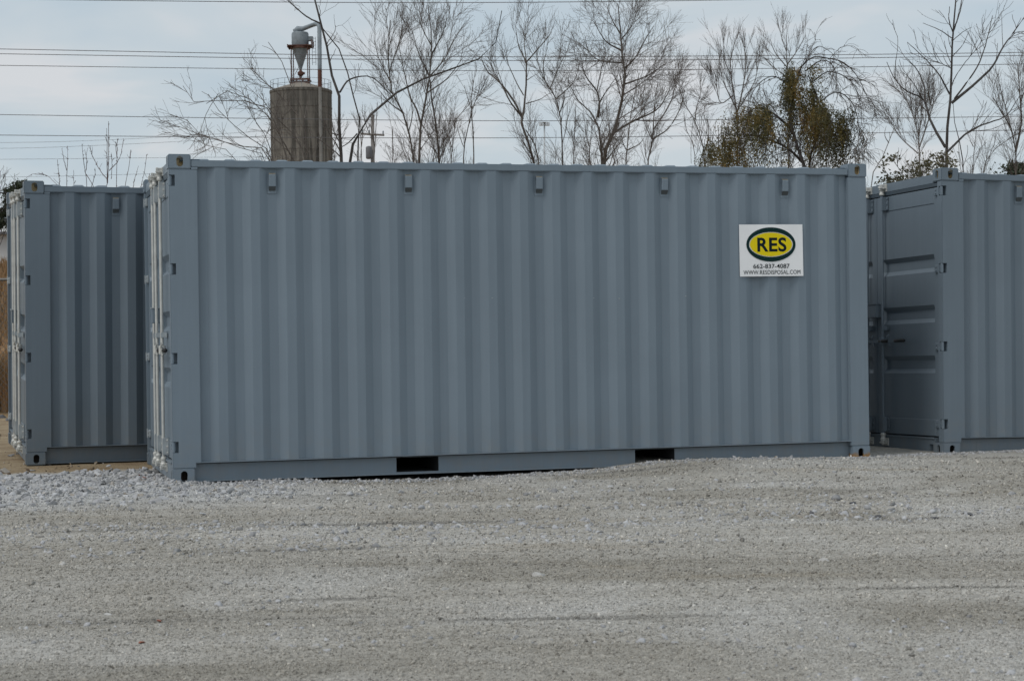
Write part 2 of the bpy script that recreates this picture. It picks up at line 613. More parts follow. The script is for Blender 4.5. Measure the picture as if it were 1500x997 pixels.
# coarse rock: candidates inside the heap, the largest ones in view are single stones
n = 5200
cx, cy = rng.uniform(-3.2, 1.1, n), rng.uniform(-1.9, 2.0, n)
keep = rng.uniform(0, 1, n) < heap_mask(cx, cy) * 0.95
cx, cy = cx[keep], cy[keep]
inside_box = (cx > 0.02) & (cy > -0.02)
cx, cy = cx[~inside_box], cy[~inside_box]
size = np.clip(rng.lognormal(math.log(0.040), 0.40, len(cx)), 0.018, 0.105)
cz = height(cx, cy) + size * 0.02 + rng.uniform(0, 0.006, len(cx))
d = np.hypot(cx - CAM_C[0], cy - CAM_C[1])
uu = 750 + CAM_F * ((cx - CAM_C[0]) * RT[0] + (cy - CAM_C[1]) * RT[1]) / ((cx - CAM_C[0]) * FW[0] + (cy - CAM_C[1]) * FW[1])
score = size / d * (uu > -5)
order = np.argsort(-score)
big, small = order[:260], order[260:]
for i in big:
    o = obj('stone', HULLS[int(rng.integers(len(HULLS)))], MT['rock'], ground)
    o.location = (cx[i], cy[i], cz[i])
    s = size[i]
    o.scale = (s * rng.uniform(0.95, 1.3), s, s * rng.uniform(0.75, 1.1))
    o.rotation_euler = (rng.normal(0, 0.35), rng.normal(0, 0.35), rng.uniform(0, 6.28))
obj('crushed_rock', scatter_mesh('crushed_rock', cx[small], cy[small], cz[small], size[small], 5), MT['rock_i'], ground, kind='stuff')

# a few single stones that stand out elsewhere in the yard: (u, v, size, colour)
MT['pale_stone'] = stone_material('pale_stone', [(0.0, (0.42, 0.41, 0.39)), (1.0, (0.50, 0.49, 0.47))], 'object')
MT['dark_stone'] = plain('dark_stone', (0.13, 0.13, 0.135), 0.9, 0, 0.3, 0.2, 30)
MT['red_stone'] = plain('brick_fragment', (0.30, 0.125, 0.085), 0.9, 0, 0.3, 0.25, 30)


def ground_at(u, v):
    dr = at(u, v, 1.0) - CAM_C
    t = -CAM_C[2] / dr[2]
    for _ in range(4):
        p = CAM_C + t * dr
        t = (float(height(p[0], p[1])) - CAM_C[2]) / dr[2]
    return CAM_C + t * dr


SINGLES = [(1012, 670, .055, 'pale_stone'), (297, 754, .055, 'rock'), (373, 728, .085, 'pale_stone'), (1250, 738, .06, 'dark_stone'), (1287, 758, .06, 'dark_stone'),
           (1190, 753, .045, 'dark_stone'), (1208, 822, .075, 'pale_stone'), (1100, 861, .05, 'pale_stone'), (202, 698, .075, 'red_stone'), (212, 701, .05, 'red_stone'),
           (232, 911, .03, 'red_stone'), (208, 941, .025, 'red_stone'), (672, 770, .06, 'pale_stone'), (910, 770, .07, 'pale_stone'), (930, 763, .05, 'pale_stone'),
           (158, 900, .035, 'pale_stone'), (92, 826, .07, 'pale_stone'), (650, 863, .06, 'pale_stone'), (790, 843, .07, 'pale_stone'), (490, 719, .03, 'dark_stone'),
           (540, 770, .05, 'pale_stone'), (590, 781, .04, 'pale_stone'), (1350, 803, .05, 'pale_stone'), (1370, 760, .05, 'dark_stone'), (1420, 755, .05, 'dark_stone'),
           (1320, 742, .05, 'rock'), (715, 789, .04, 'pale_stone'), (6, 692, .11, 'rock'), (16, 668, .075, 'rock'), (48, 690, .06, 'rock'), (72, 681, .05, 'rock'), (120, 690, .05, 'rock'), (160, 683, .05, 'rock'),
           (4, 612, .16, 'dark_stone'), (11, 616, .11, 'dark_stone'), (25, 665, .05, 'rock'), (115, 683, .03, 'dark_stone')]
for k, (u, v, s, c) in enumerate(SINGLES):
    p = ground_at(u, v)
    o = obj('stone', HULLS[k % len(HULLS)], MT[c], ground)
    o.location = (p[0], p[1], p[2] + (s * 0.12 if c != 'pale_stone' else 0.0))
    o.scale = (s * 1.25, s, s * 0.75); o.rotation_euler = (rng.normal(0, .2), rng.normal(0, .2), rng.uniform(0, 6.28))

# loose yard gravel: grains of about the same apparent size from near to far
GN = [hull_np(stone_hull(400 + i, 7, .8)) for i in range(12)]
n = 160000
pu = rng.uniform(-200, 1640, n); pv = rng.uniform(672, 1010, n)
dr = (np.stack([(pu - 750) / CAM_F, (pv - 498.5) / CAM_F, np.ones(n)], -1)) @ CAM_R
tt = -CAM_C[2] / dr[:, 2]
cx = CAM_C[0] + tt * dr[:, 0]; cy = CAM_C[1] + tt * dr[:, 1]
keep = (cy < np.where(cx > 6.1, 0.12, -0.01))
cx, cy, tt = cx[keep], cy[keep], tt[keep]
size = np.clip(rng.lognormal(math.log(2.45), 0.36, len(cx)) * tt / CAM_F * 1.25, 0.006, 0.05) * np.where(rng.uniform(0, 1, len(cx)) > .985, 1.7, 1.0)
obj('loose_gravel', scatter_mesh('loose_gravel', cx, cy, height(cx, cy) + size * 0.09, size, 11, GN), MT['pebble'], ground, kind='stuff')
n = 5200
pu = rng.uniform(-30, 1530, n); pv = np.where(rng.uniform(0, 1, n) < .6, rng.normal(765, 26, n), rng.uniform(690, 1000, n))
dr = (np.stack([(pu - 750) / CAM_F, (pv - 498.5) / CAM_F, np.ones(n)], -1)) @ CAM_R
tt = -CAM_C[2] / dr[:, 2]
cx = CAM_C[0] + tt * dr[:, 0]; cy = CAM_C[1] + tt * dr[:, 1]
u_, v_ = track(cx, cy)
keep = (cy < -0.05) & (fbm(u_ * .55, v_ * 1.6, 3, 66) > .50)
cx, cy, tt = cx[keep], cy[keep], tt[keep]
size = np.clip(rng.lognormal(math.log(0.030), 0.42, len(cx)), 0.014, 0.085) * np.clip(tt / 11, .6, 1.1)
obj('coarse_gravel', scatter_mesh('coarse_gravel', cx, cy, height(cx, cy) - size * 0.03, size, 14), MT['rock_i'], ground, kind='stuff')
# gravel bank kicked up against the foot of the containers
n = 3800
cx = rng.uniform(-0.1, 9.3, n); cy = -np.abs(rng.normal(0, 0.13, n)) - 0.02 + np.where(cx > 6.1, 0.12, 0)
size = np.clip(rng.lognormal(math.log(0.019), 0.42, n) * np.where(cx < 2.6, 1.25, 0.9), 0.008, 0.06)
obj('gravel_bank', scatter_mesh('gravel_bank', cx, cy, height(cx, cy) + size * 0.06, size, 12), MT['rock_i'], ground, kind='stuff')
n = 900      # clods on the sandy dirt
cx = rng.uniform(-4.5, 0.5, n); cy = 1.6 + rng.uniform(0, 1, n) ** 1.4 * 9
size = np.clip(rng.lognormal(math.log(0.022), 0.5, n), 0.01, 0.09)
MT['clod'] = stone_material('dirt_clods', [(0.0, (0.14, 0.10, 0.07)), (0.5, (0.26, 0.20, 0.13)), (0.85, (0.30, 0.26, 0.21)), (1.0, (0.45, 0.42, 0.38))])
obj('dirt_clods', scatter_mesh('dirt_clods', cx, cy, height(cx, cy) + size * 0.1, size, 13), MT['clod'], ground, kind='stuff')

# ------------------------------------------------------------------ shipping containers
CL, CW, CH = 6.058, 2.438, 2.591
PITCH, CREST0 = 0.279, 0.44
cache = {}


def cached(key, fn):
    if key not in cache: cache[key] = fn()
    return cache[key]


def make_casting():
    b = MB().box(0, .178, 0, .162, 0, .118).mesh('corner_casting', 0.008, 2)
    cuts = [MB().box(.020, .158, .020, .142, .018, .100).mesh('cavity')]

    def oval(w, h):
        P = []
        for i in range(16):
            a = 2 * math.pi * i / 16
            P.append((math.cos(a) * w / 2, math.sin(a) * w / 2 + (1 if math.sin(a) > 0 else -1) * (h - w) / 2))
        return P
    cuts.append(MB().prism([(z + .061, x + .092) for x, z in oval(.054, .083)], -.02, .05, 1).mesh('side_slot'))
    cuts.append(MB().prism([(y + .082, z + .061) for y, z in oval(.050, .083)], -.02, .05, 0).mesh('end_slot'))
    cuts.append(MB().prism([(x + .092, y + .082) for y, x in oval(.062, .11)], .09, .14, 2).mesh('top_slot'))
    me = boolean(b, cuts)
    for p in me.polygons:                       # inside faces: dusty bare steel, painted shaded on the lower castings
        c = p.center
        p.material_index = 1 if (.012 < c.x < .166 and .012 < c.y < .150 and .012 < c.z < .106) else 0
    return me


CAST = make_casting()


def casting_variant(fx, fy, fz):
    me = CAST.copy(); me.name = 'corner_casting'
    bm = bmesh.new(); bm.from_mesh(me)
    for v in bm.verts:
        if fx: v.co.x = .178 - v.co.x
        if fy: v.co.y = .162 - v.co.y
        if fz: v.co.z = .118 - v.co.z
    if (fx + fy + fz) % 2: bmesh.ops.reverse_faces(bm, faces=bm.faces)
    bm.to_mesh(me); bm.free()
    while len(me.materials): me.materials.pop()
    me.materials.append(MT['paint']); me.materials.append(MT['cavity'] if not fz else MT['cavity_shade'])
    return me


HZ = (2.384, 1.687, .984, .286)


def door_post():
    b = MB().box(.005, .229, .005, .088, .1185, 2.4725).mesh('corner_post', .005, 2)
    cuts = [MB().box(-.02, .052, -.02, .060, z - .044, z + .044).mesh('notch') for z in HZ]
    cuts.append(MB().box(.186, .3, -.02, .2, .05, .1652).mesh('rail_seat'))
    me = boolean(b, cuts)
    bm = bmesh.new(); bm.from_mesh(me)                       # gusset up to the top rail
    tmp = MB().box(.1787, .229, .0055, .066, 2.4726, 2.4890).mesh('gusset'); bm.from_mesh(tmp)
    bm.to_mesh(me); bm.free()
    return me


def blind_post():
    return MB().box(0, .181, 0, .09, .1185, 2.4725).mesh('corner_post', .006, 2)


def corrugated():
    """outline of the side wall from above, crests at y = .010, troughs at .046"""
    P = [(.231, .046)]
    x = .301
    while x < 5.80:
        P += [(x, .046), (x + .068, .010), (x + .139, .010), (x + .207, .046)]
        x += PITCH
    P.append((5.874, .046))
    rr = np.random.default_rng(3)
    zs = np.linspace(.1655, 2.489, 13); n = len(P); m = len(zs)
    px_ = np.array([q[0] for q in P]); py_ = np.array([q[1] for q in P])
    wob = np.zeros((m, n))
    for k in range(6):                            # long, shallow waves in the pressed sheet
        a, c, d_ = rr.uniform(.3, 1.6), rr.uniform(.5, 2.4), rr.uniform(0, 6.28, 2)
        wob += .0011 * np.sin(px_[None] * a * 2.2 + d_[0]) * np.sin(zs[:, None] * c + d_[1])
    wob += rr.normal(0, .0007, n)[None] * np.sin(np.linspace(0, math.pi, m))[:, None]
    wob *= np.sin(np.linspace(0, math.pi, m))[:, None] ** .5
    jx = rr.normal(0, .0016, n)
    V, F = [], []
    for k, z in enumerate(zs):
        for q in range(n): V.append((px_[q] + jx[q], py_[q] + wob[k, q], z))
    for k in range(m - 1):
        for q in range(n - 1): F.append((k * n + q, k * n + q + 1, (k + 1) * n + q + 1, (k + 1) * n + q))
    me = MB().add(V, F).mesh('side_wall', recalc=False)
    return me


def bottom_rail():
    b = MB()
    y0, y1 = .062, .068
    xs = [.1795, 1.811, 2.166, 3.881, 4.240, 5.879]
    for i in (0, 2, 4): b.box(xs[i], xs[i + 1], y0, y1, .0145, .158)
    for i in (1, 3):
        b.box(xs[i], xs[i + 1], y0, y1, .145, .158); b.box(xs[i], xs[i + 1], y0, y1, .0145, .026)
    b.box(.1795, 5.879, .004, .075, .158, .1645)      # upper flange
    b.box(.1795, 5.879, .016, .072, .010, .0145)      # lower lip
    b.box(.379, .382, .0605, .062, .016, .157)        # weld seam
    return b.mesh('bottom_side_rail')


def fork_pocket(x0, x1):
    b = MB()
    for a in ((x0 - .004, x0), (x1, x1 + .004)): b.box(a[0], a[1], .069, CW - .069, .026, .145)
    b.box(x0 - .004, x1 + .004, .069, CW - .069, .145, .149); b.box(x0 - .004, x1 + .004, .069, CW - .069, .022, .026)
    return b.mesh('fork_pocket')


def roof():
    P = [(.10, 2.538)]
    x = .22
    while x < 5.80:
        P += [(x, 2.538), (x + .035, 2.562), (x + .10, 2.562), (x + .135, 2.538)]
        x += .209
    P.append((5.96, 2.538))
    ys = [.064, .10, .30, CW - .30, CW - .10, CW - .064]
    V, F = [], []
    for k, y in enumerate(ys):
        for (a, z) in P:
            e_ = 0 if k in (0, 5) else 1
            V.append((a, y, 2.540 + (z - 2.538) * e_ * (1.15 if k in (2, 3) else 1.0) + (.003 if z > 2.55 and not e_ else 0)))
    n = len(P)
    for k in range(len(ys) - 1):
        for i in range(n - 1): F.append((k * n + i, k * n + i + 1, (k + 1) * n + i + 1, (k + 1) * n + i))
    return smooth_by_angle(MB().add(V, F).mesh('roof', recalc=False), .5)


def end_wall():
    P = [(.092, 0.0)]
    y = .14
    while y < CW - .36:
        P += [(y, 0), (y + .05, -.036), (y + .13, -.036), (y + .18, 0)]; y += .25
    P.append((CW - .092, 0))
    V = [(CL - .03 + b_, a, z) for z in (.160, 2.43) for a, b_ in P]; n = len(P)
    F = [(i, i + 1, n + i + 1, n + i) for i in range(n - 1)]
    return MB().add(V, F).mesh('end_wall', recalc=False)


def door_leaf_panel():
    """horizontally ribbed sheet, local y 0..1.118, outer face at x=.036"""
    zs = [(.325, 0), (.745, 0), (.785, 1), (.865, 1), (.905, 0), (1.205, 0), (1.245, 1), (1.325, 1), (1.365, 0), (1.665, 0), (1.705, 1), (1.785, 1), (1.825, 0), (2.282, 0)]
    ys = [(.085, 0), (.105, 1), (1.013, 1), (1.033, 0)]
    V, F = [], []
    for z, d in zs:
        for y, e_ in ys: V.append((.036 + .036 * d * e_, y, z))
    for i in range(len(zs) - 1):
        for j in range(3): F.append((i * 4 + j, (i + 1) * 4 + j, (i + 1) * 4 + j + 1, i * 4 + j + 1))
    me = MB().add(V, F).mesh('door_panel', recalc=False)
    return me


def door_frame():
    b = MB()
    b.box(.030, .075, .0, .0845, .172, 2.426); b.box(.030, .075, 1.0335, 1.118, .172, 2.426)
    b.box(.0305, .075, .085, 1.033, 2.283, 2.4255); b.box(.0305, .075, .085, 1.033, .1725, .324)
    return b.mesh('door_frame', .004, 1)


def gasket(width=1.118):
    b = MB()
    b.box(.040, .058, -.0055, -.0005, .166, 2.432); b.box(.040, .058, width + .0005, width + .0045, .166, 2.432)
    b.box(.040, .058, 0, width, 2.427, 2.4325); b.box(.040, .058, 0, width, .165, .1715)
    return b.mesh('gasket')


def lock_bar():
    return smooth_by_angle(MB().tube([(0, 0, .10), (0, 0, 2.50)], .0135, 14).mesh('locking_bar'), .6)


def bar_cam(up):
    b = MB()
    s = 1 if up else -1
    z = 0
    b.lathe(sorted([(.024, 0), (.026, s * .018), (.020, s * .024), (.020, s * .045), (.027, s * .050), (.027, s * .068), (.012, s * .074)], key=lambda q: q[1]), 14)
    b.box(-.018, .030, -.045, .020, min(s * .075, s * .1), max(s * .075, s * .1))
    b.box(-.034, -.014, -.050, -.022, min(s * .062, s * .102), max(s * .062, s * .102))
    return b.mesh('bar_cam', .003, 1)


def keeper(up):
    s = 1 if up else -1
    b = MB()
    b.box(.006, .024, -.065, .055, min(s * .055, s * .125), max(s * .055, s * .125))
    b.tube([(.012, -.045, s * .09), (-.020, -.050, s * .085), (-.036, -.020, s * .09), (-.030, .020, s * .1), (.010, .045, s * .1)], .009, 7)
    return b.mesh('cam_keeper')


def bearing(h):
    b = MB()
    b.box(-.021, .029, -.023, .023, -h / 2, h / 2)
    b.box(.020, .0295, -.062, .062, -h / 2, h / 2)
    return b.mesh('bar_bracket', .006, 2)


def bracket_bolts(h):
    b = MB()
    for y in (-.047, .047):
        for z in np.linspace(-h * .36, h * .36, 3): b.tube([(.020, y, z), (.009, y, z)], .0085, 7)
    return b.mesh('bolts')


def handle_arm():
    b = MB()
    b.lathe([(.026, -.035), (.029, -.025), (.029, .025), (.026, .035)], 12)
    b.box(-.020, -.004, -.24, -.02, -.016, .012)
    b.tube([(-.013, -.10, .01), (-.02, -.12, .035), (-.013, -.135, .055)], .010, 7)
    b.tube([(-.012, -.13, -.01), (-.012, -.15, -.045)], .008, 6)
    return b.mesh('handle')


def handle_grip():
    return MB().tube([(-.012, -.24, -.002), (-.012, -.25, -.002), (-.012, -.40, -.002), (-.012, -.415, -.002)], [.013, .017, .018, .013], 10).mesh('grip', sm=True)


def hinge():
    b = MB()
    b.box(.010, .029, .020, .150, -.034, .034)
    b.tube([(.014, .026, -.042), (.014, .026, .042)], .0135, 10)
    b.tube([(.010, .120, .015), (.003, .120, .015)], .009, 7); b.tube([(.010, .120, -.015), (.003, .120, -.015)], .009, 7)
    return b.mesh('hinge', .003, 1)


def vent_plate():
    return MB().box(-.037, .037, -.0035, .0, -.088, .088).mesh('vent', .001, 1)


def vent_hood():
    return MB().prism([(-.0035, -.036), (-.030, -.032), (-.034, .060), (-.012, .073), (-.0035, .073)], -.028, .028, 0).mesh('hood', .003, 1)


def vent_louvre():
    b = MB().prism([(-.0040, -.064), (-.010, -.064), (-.029, -.033), (-.0040, -.037)], -.0265, .0265, 0)
    return b.mesh('louvre')


def vent_dust():
    return MB().prism([(-.0036, .0735), (-.012, .0735), (-.028, .0650), (-.028, .0662), (-.012, .0755), (-.0036, .078)], -.026, .026, 0).mesh('dust')


def build_container(loc, rot, label, galvanised, bars, paint='paint', chips=False, rusty=False):
    root = thing('shipping_container', loc, label, 'container', 'grey shipping containers in the yard', rot)
    P = MT[paint]; HW = MT['zinc'] if galvanised else P; HP = MT['zinc_plate'] if galvanised else P

    def part(name, me, mat=None, parent=root, loc=None, rz=0.0):
        o = obj(name, me, mat, parent)
        if loc: o.location = loc
        if rz: o.rotation_euler = (0, 0, rz)
        return o
    for fx in (0, 1):
        for fy in (0, 1):
            for fz in (0, 1):
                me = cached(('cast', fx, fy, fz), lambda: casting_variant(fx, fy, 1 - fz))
                o = part('corner_casting', me, None, root, (fx * (CL - .178), fy * (CW - .162), fz * (CH - .118)))
                o.material_slots[0].link = 'OBJECT'; o.material_slots[0].material = P
                if rusty and fx and not fy and not fz:
                    o.material_slots[0].link = 'OBJECT'; o.material_slots[0].material = MT['rusty']
                    o['label'] = 'lower corner casting stained orange with rust'
    dp = cached('door_post', door_post)
    part('corner_post', dp, P)

    def mirrored():
        me = dp.copy()
        bm = bmesh.new(); bm.from_mesh(me)
        for v in bm.verts: v.co.y = CW - v.co.y
        bmesh.ops.reverse_faces(bm, faces=bm.faces); bm.to_mesh(me); bm.free()
        return me
    part('corner_post', cached('door_post_far', mirrored), P)
    bp = cached('blind_post', blind_post)
    part('corner_post', bp, P, root, (5.872, .005, 0)); part('corner_post', bp, P, root, (5.872, CW - .095, 0))
    flip = dict(loc=(CL, CW, 0), rz=math.pi)
    sw, br = cached('wall', corrugated), cached('rail', bottom_rail)
    tr = cached('top_rail', lambda: MB().box(.1785, 5.8795, .006, .064, 2.4892, 2.5455).mesh('top_side_rail', .006, 2))
    part('side_wall', sw, P)
    back = part('side_wall', sw, P); back.location = (6.105, CW, 0); back.rotation_euler = (0, 0, math.pi)
    part('top_side_rail', tr, P); part('top_side_rail', tr, P, root, (0, CW - .07, 0))
    part('bottom_side_rail', br, P)
    b2 = part('bottom_side_rail', br, P, root, **flip)
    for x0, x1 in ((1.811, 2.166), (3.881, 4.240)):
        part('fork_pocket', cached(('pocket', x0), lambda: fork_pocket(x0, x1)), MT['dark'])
    part('roof', cached('roof', roof), P)
    for x in (.10, 5.80):
        part('roof_corner_plate', cached(('gus', x), lambda: MB().box(x, x + .16, .064, CW - .064, 2.5465, 2.560).mesh('roof_corner_plate', .01, 2)), P)
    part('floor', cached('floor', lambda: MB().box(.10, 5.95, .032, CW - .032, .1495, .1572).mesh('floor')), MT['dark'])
    part('end_wall', cached('end_wall', end_wall), P)
    part('end_sill', cached('esill', lambda: MB().box(5.97, 6.045, .1625, CW - .1625, .012, .1585).mesh('end_sill', .004, 1)), P)
    part('end_header', cached('ehead', lambda: MB().box(5.97, 6.045, .1625, CW - .1625, 2.432, 2.545).mesh('end_header', .004, 1)), P)
    # door end
    hd = part('door_header', cached('head', lambda: MB().box(.012, .10, .1625, CW - .1625, 2.462, 2.546).mesh('door_header', .005, 2)), P)
    part('header_lip', cached('lip', lambda: MB().prism([(2.4615, .012), (2.434, .026), (2.434, .08), (2.4615, .08)], .089, CW - .089, 1).mesh('header_lip')), P, hd)

    def sill():
        b = MB(); b.box(.014, .10, .26, CW - .26, .010, .160)
        for y0, y1 in ((.1625, .195), (CW - .195, CW - .1625)): b.box(.014, .10, y0, y1, .010, .160)
        for y0, y1 in ((.195, .26), (CW - .26, CW - .195)): b.box(.014, .10, y0, y1, .100, .160)
        b.box(.004, .014, .165, CW - .165, .148, .1595)
        return b.mesh('door_sill')
    part('door_sill', cached('sill', sill), P)
    for leaf, y0 in enumerate((.0965, 1.2235)):
        dr = part('door', cached('panel', door_leaf_panel), P, root, (0, y0, 0))
        part('door_frame', cached('dframe', door_frame), P, dr)
        part('gasket', cached('gasket', gasket), MT['rubber'], dr)
    hm = cached('hinge', hinge)

    def hinge_far():
        me = hm.copy(); bm = bmesh.new(); bm.from_mesh(me)
        for v in bm.verts: v.co.y = CW - v.co.y
        bmesh.ops.reverse_faces(bm, faces=bm.faces); bm.to_mesh(me); bm.free(); return me
    for z in HZ:
        part('hinge', hm, P, root, (0, 0, z)); part('hinge', cached('hinge_far', hinge_far), HP if galvanised else P, root, (0, 0, z))
    for y in bars:
        bar = part('locking_bar', cached('bar', lock_bar), HW, root, (-.010, y, 0))
        part('bar_cam', cached('cam1', lambda: bar_cam(True)), MT['zinc'], bar, (0, 0, 2.435))
        part('bar_cam', cached('cam0', lambda: bar_cam(False)), MT['zinc'], bar, (0, 0, .175))
        part('cam_keeper', cached('keep1', lambda: keeper(True)), MT['zinc'], bar, (.008, 0, 2.415))
        part('cam_keeper', cached('keep0', lambda: keeper(False)), MT['zinc'], bar, (.008, 0, .185))
        for zc, h in ((2.355, .135), (.262, .140), (1.172, .045)):
            part('bar_bracket', cached(('br', h), lambda: bearing(h)), HP, bar, (.010, 0, zc))
            if h > .1: part('bolts', cached(('bo', h), lambda: bracket_bolts(h)), HW, bar, (.010, 0, zc))['kind'] = 'stuff'
    for y in bars[:2] if len(bars) < 3 else bars[:2]:
        h = part('handle', cached('handle', handle_arm), HW, root, (-.010, y, 1.05))
        part('grip', cached('grip', handle_grip), MT['rubber'], h)
    lb = part('lock_box', cached('lockbox', lambda: MB().box(-.040, .030, 1.125, 1.285, 1.275, 1.400).mesh('lock_box', .005, 2)), P)
    part('lid', cached('lblid', lambda: MB().box(-.046, .028, 1.12, 1.29, 1.4005, 1.408).mesh('lid')), HP, lb)
    # vents in the troughs, both long sides
    for k in (1, 5, 9, 13, 17):
        x = .544 + k * PITCH
        for side in (0, 1):
            vp = cached('vent', vent_plate)
            o = part('vent', vp, P, root, (x, .0455, 2.376) if side == 0 else (6.105 - x, CW - .0455, 2.376), 0 if side == 0 else math.pi)
            part('hood', cached('hood', vent_hood), P, o)
            part('louvre', cached('louvre', vent_louvre), MT['louvre'], o)
            part('dust', cached('dust', vent_dust), MT['dust'], o)
    if chips:
        for u, v, s in ((681, 436, .008), (721, 436.5, .014), (870, 436.5, .013), (907, 437, .015), (1004.5, 433.5, .015)):
            dr_ = at(u, v, 1.0) - CAM_C
            p = CAM_C + dr_ * ((.010 - CAM_C[1]) / dr_[1])
            xr = (p[0] - .301) % PITCH
            yy = .046 - .036 * min(1, xr / .068) if xr < .139 else .010 + .036 * min(1, (xr - .139) / .068)
            c = part('paint_chip', cached('chip', lambda: stone_hull(5, 9, .3)), MT['chip'], root, (float(p[0]), yy - .002, float(p[2])))
            c.scale = (s * 1.4, s * .9, s)
    return root


main_box = build_container((0, 0, 0), (0, 0, 0), 'long grey shipping container in the middle, with the white RES sign on its side', True, (.62, 1.086, 1.352), chips=True, rusty=True)
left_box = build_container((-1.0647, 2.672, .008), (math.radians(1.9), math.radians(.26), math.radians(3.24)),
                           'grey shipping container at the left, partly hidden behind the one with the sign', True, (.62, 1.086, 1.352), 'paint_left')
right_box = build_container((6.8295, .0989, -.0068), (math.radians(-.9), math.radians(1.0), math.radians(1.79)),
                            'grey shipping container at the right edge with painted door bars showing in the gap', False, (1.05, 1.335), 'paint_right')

# ------------------------------------------------------------------ sign on the big container
SX, SZ, SW, SH = 4.840, 1.606, .595, .447
MT['sign_white'] = plain('sign_white', (0.90, 0.90, 0.905), 0.5, 0, 0.4, 0.03, 3)
MT['sign_green'] = plain('sign_dark_green', (0.006, 0.030, 0.030), 0.8, 0, 0.15)
MT['sign_yellow'] = plain('sign_yellow', (0.80, 0.63, 0.008), 0.7, 0, 0.2)
MT['sign_ink'] = plain('sign_ink', (0.005, 0.016, 0.022), 0.8, 0, 0.15)
sign = thing('sign', (SX, 0, SZ), 'white rectangular sign reading RES in a green and yellow oval on the middle container', 'sign')
sign.rotation_euler = (0, math.radians(-.35), 0)


def sign_board():
    nx_, nz_ = 16, 12
    V, F = [], []
    for s in (0, 1):
        for i in range(nx_ + 1):
            for j in range(nz_ + 1):
                a, c = i / nx_, j / nz_
                w = .0025 * math.sin(a * 9.0 + 1) * (c > .8) * (c - .8) * 5 + .003 * (a - .5) ** 2
                V.append((a * SW, .0015 - w - (0 if s else .0025), c * SH))
    n = (nx_ + 1) * (nz_ + 1)
    q = lambda s, i, j: s * n + i * (nz_ + 1) + j
    for i in range(nx_):
        for j in range(nz_):
            F.append((q(0, i, j), q(0, i + 1, j), q(0, i + 1, j + 1), q(0, i, j + 1)))
            F.append((q(1, i, j), q(1, i, j + 1), q(1, i + 1, j + 1), q(1, i + 1, j)))
    for i in range(nx_):
        F.append((q(0, i, 0), q(1, i, 0), q(1, i + 1, 0), q(0, i + 1, 0))); F.append((q(0, i, nz_), q(0, i + 1, nz_), q(1, i + 1, nz_), q(1, i, nz_)))
    for j in range(nz_):
        F.append((q(0, 0, j), q(0, 0, j + 1), q(1, 0, j + 1), q(1, 0, j))); F.append((q(0, nx_, j), q(1, nx_, j), q(1, nx_, j + 1), q(0, nx_, j + 1)))
    return smooth_by_angle(MB().add(V, F).mesh('board'), .6)


obj('board', sign_board(), MT['sign_white'], sign)


def ellipse(name, cx_, cz_, rx, rz, y, mat, hole=None):
    n = 64
    V, F = [], []
    ring = lambda a, b_, yy: [(cx_ + a * math.cos(2 * math.pi * i / n), yy, cz_ + b_ * math.sin(2 * math.pi * i / n)) for i in range(n)]
    if hole:
        V = ring(rx, rz, y) + ring(*hole, y); F = [(i, (i + 1) % n, n + (i + 1) % n, n + i) for i in range(n)]
    else:
        V = ring(rx, rz, y); F = [tuple(range(n))]
    me = MB().add(V, F).mesh(name, recalc=False)
    return obj(name, me, mat, sign)


EY = -.0042
cx_, cz_ = .495 * SW, (1 - .387) * SH
ellipse('oval_ring', cx_, cz_, .388 * SW, .331 * SH, EY, MT['sign_green'], hole=(.346 * SW, .242 * SH))
ellipse('oval_field', cx_, cz_, .333 * SW, .229 * SH, EY, MT['sign_yellow'])


def lettering(name, text, x0, x1, z0, z1, mat, bold=0.0, space=1.0):
    cu = bpy.data.curves.new(name, 'FONT')
    cu.body = text; cu.offset = bold; cu.space_character = space; cu.resolution_u = 6
    t = bpy.data.objects.new('tmp', cu); COL.objects.link(t)
    dg = bpy.context.evaluated_depsgraph_get()
    me = bpy.data.meshes.new_from_object(t.evaluated_get(dg))
    bpy.data.objects.remove(t)
    co = np.array([v.co[:] for v in me.vertices])
    lo, hi = co.min(0), co.max(0)
    out = np.zeros_like(co)
    out[:, 0] = x0 + (co[:, 0] - lo[0]) / (hi[0] - lo[0]) * (x1 - x0)
    out[:, 2] = z0 + (co[:, 1] - lo[1]) / (hi[1] - lo[1]) * (z1 - z0)
    out[:, 1] = EY - .0008
    me.vertices.foreach_set('co', out.astype(np.float32).ravel()); me.update()
    me.name = name
    while len(me.materials): me.materials.pop()
    return obj(name, me, mat, sign)


lettering('logo_letters', 'RES', .278 * SW, .737 * SW, (1 - .528) * SH, (1 - .252) * SH, MT['sign_ink'], .026, 1.06)
lettering('phone_number', '662-837-4087', .21 * SW, .782 * SW, (1 - .848) * SH, (1 - .762) * SH, MT['sign_ink'], .008, 1.02)
lettering('web_address', 'WWW.RESDISPOSAL.COM', .054 * SW, .951 * SW, (1 - .962) * SH, (1 - .882) * SH, MT['sign_ink'], 0.0, 1.04)

# ------------------------------------------------------------------ trees
def bark(name, a, b_):
    m = Mat(name, 0.9, 0, 0.2)
    m.color(m.ramp(m.noise(m.pos((3, 3, 0.8)), 6, 4, 0.6), [(0.35, a), (0.65, b_)]))
    return m.m


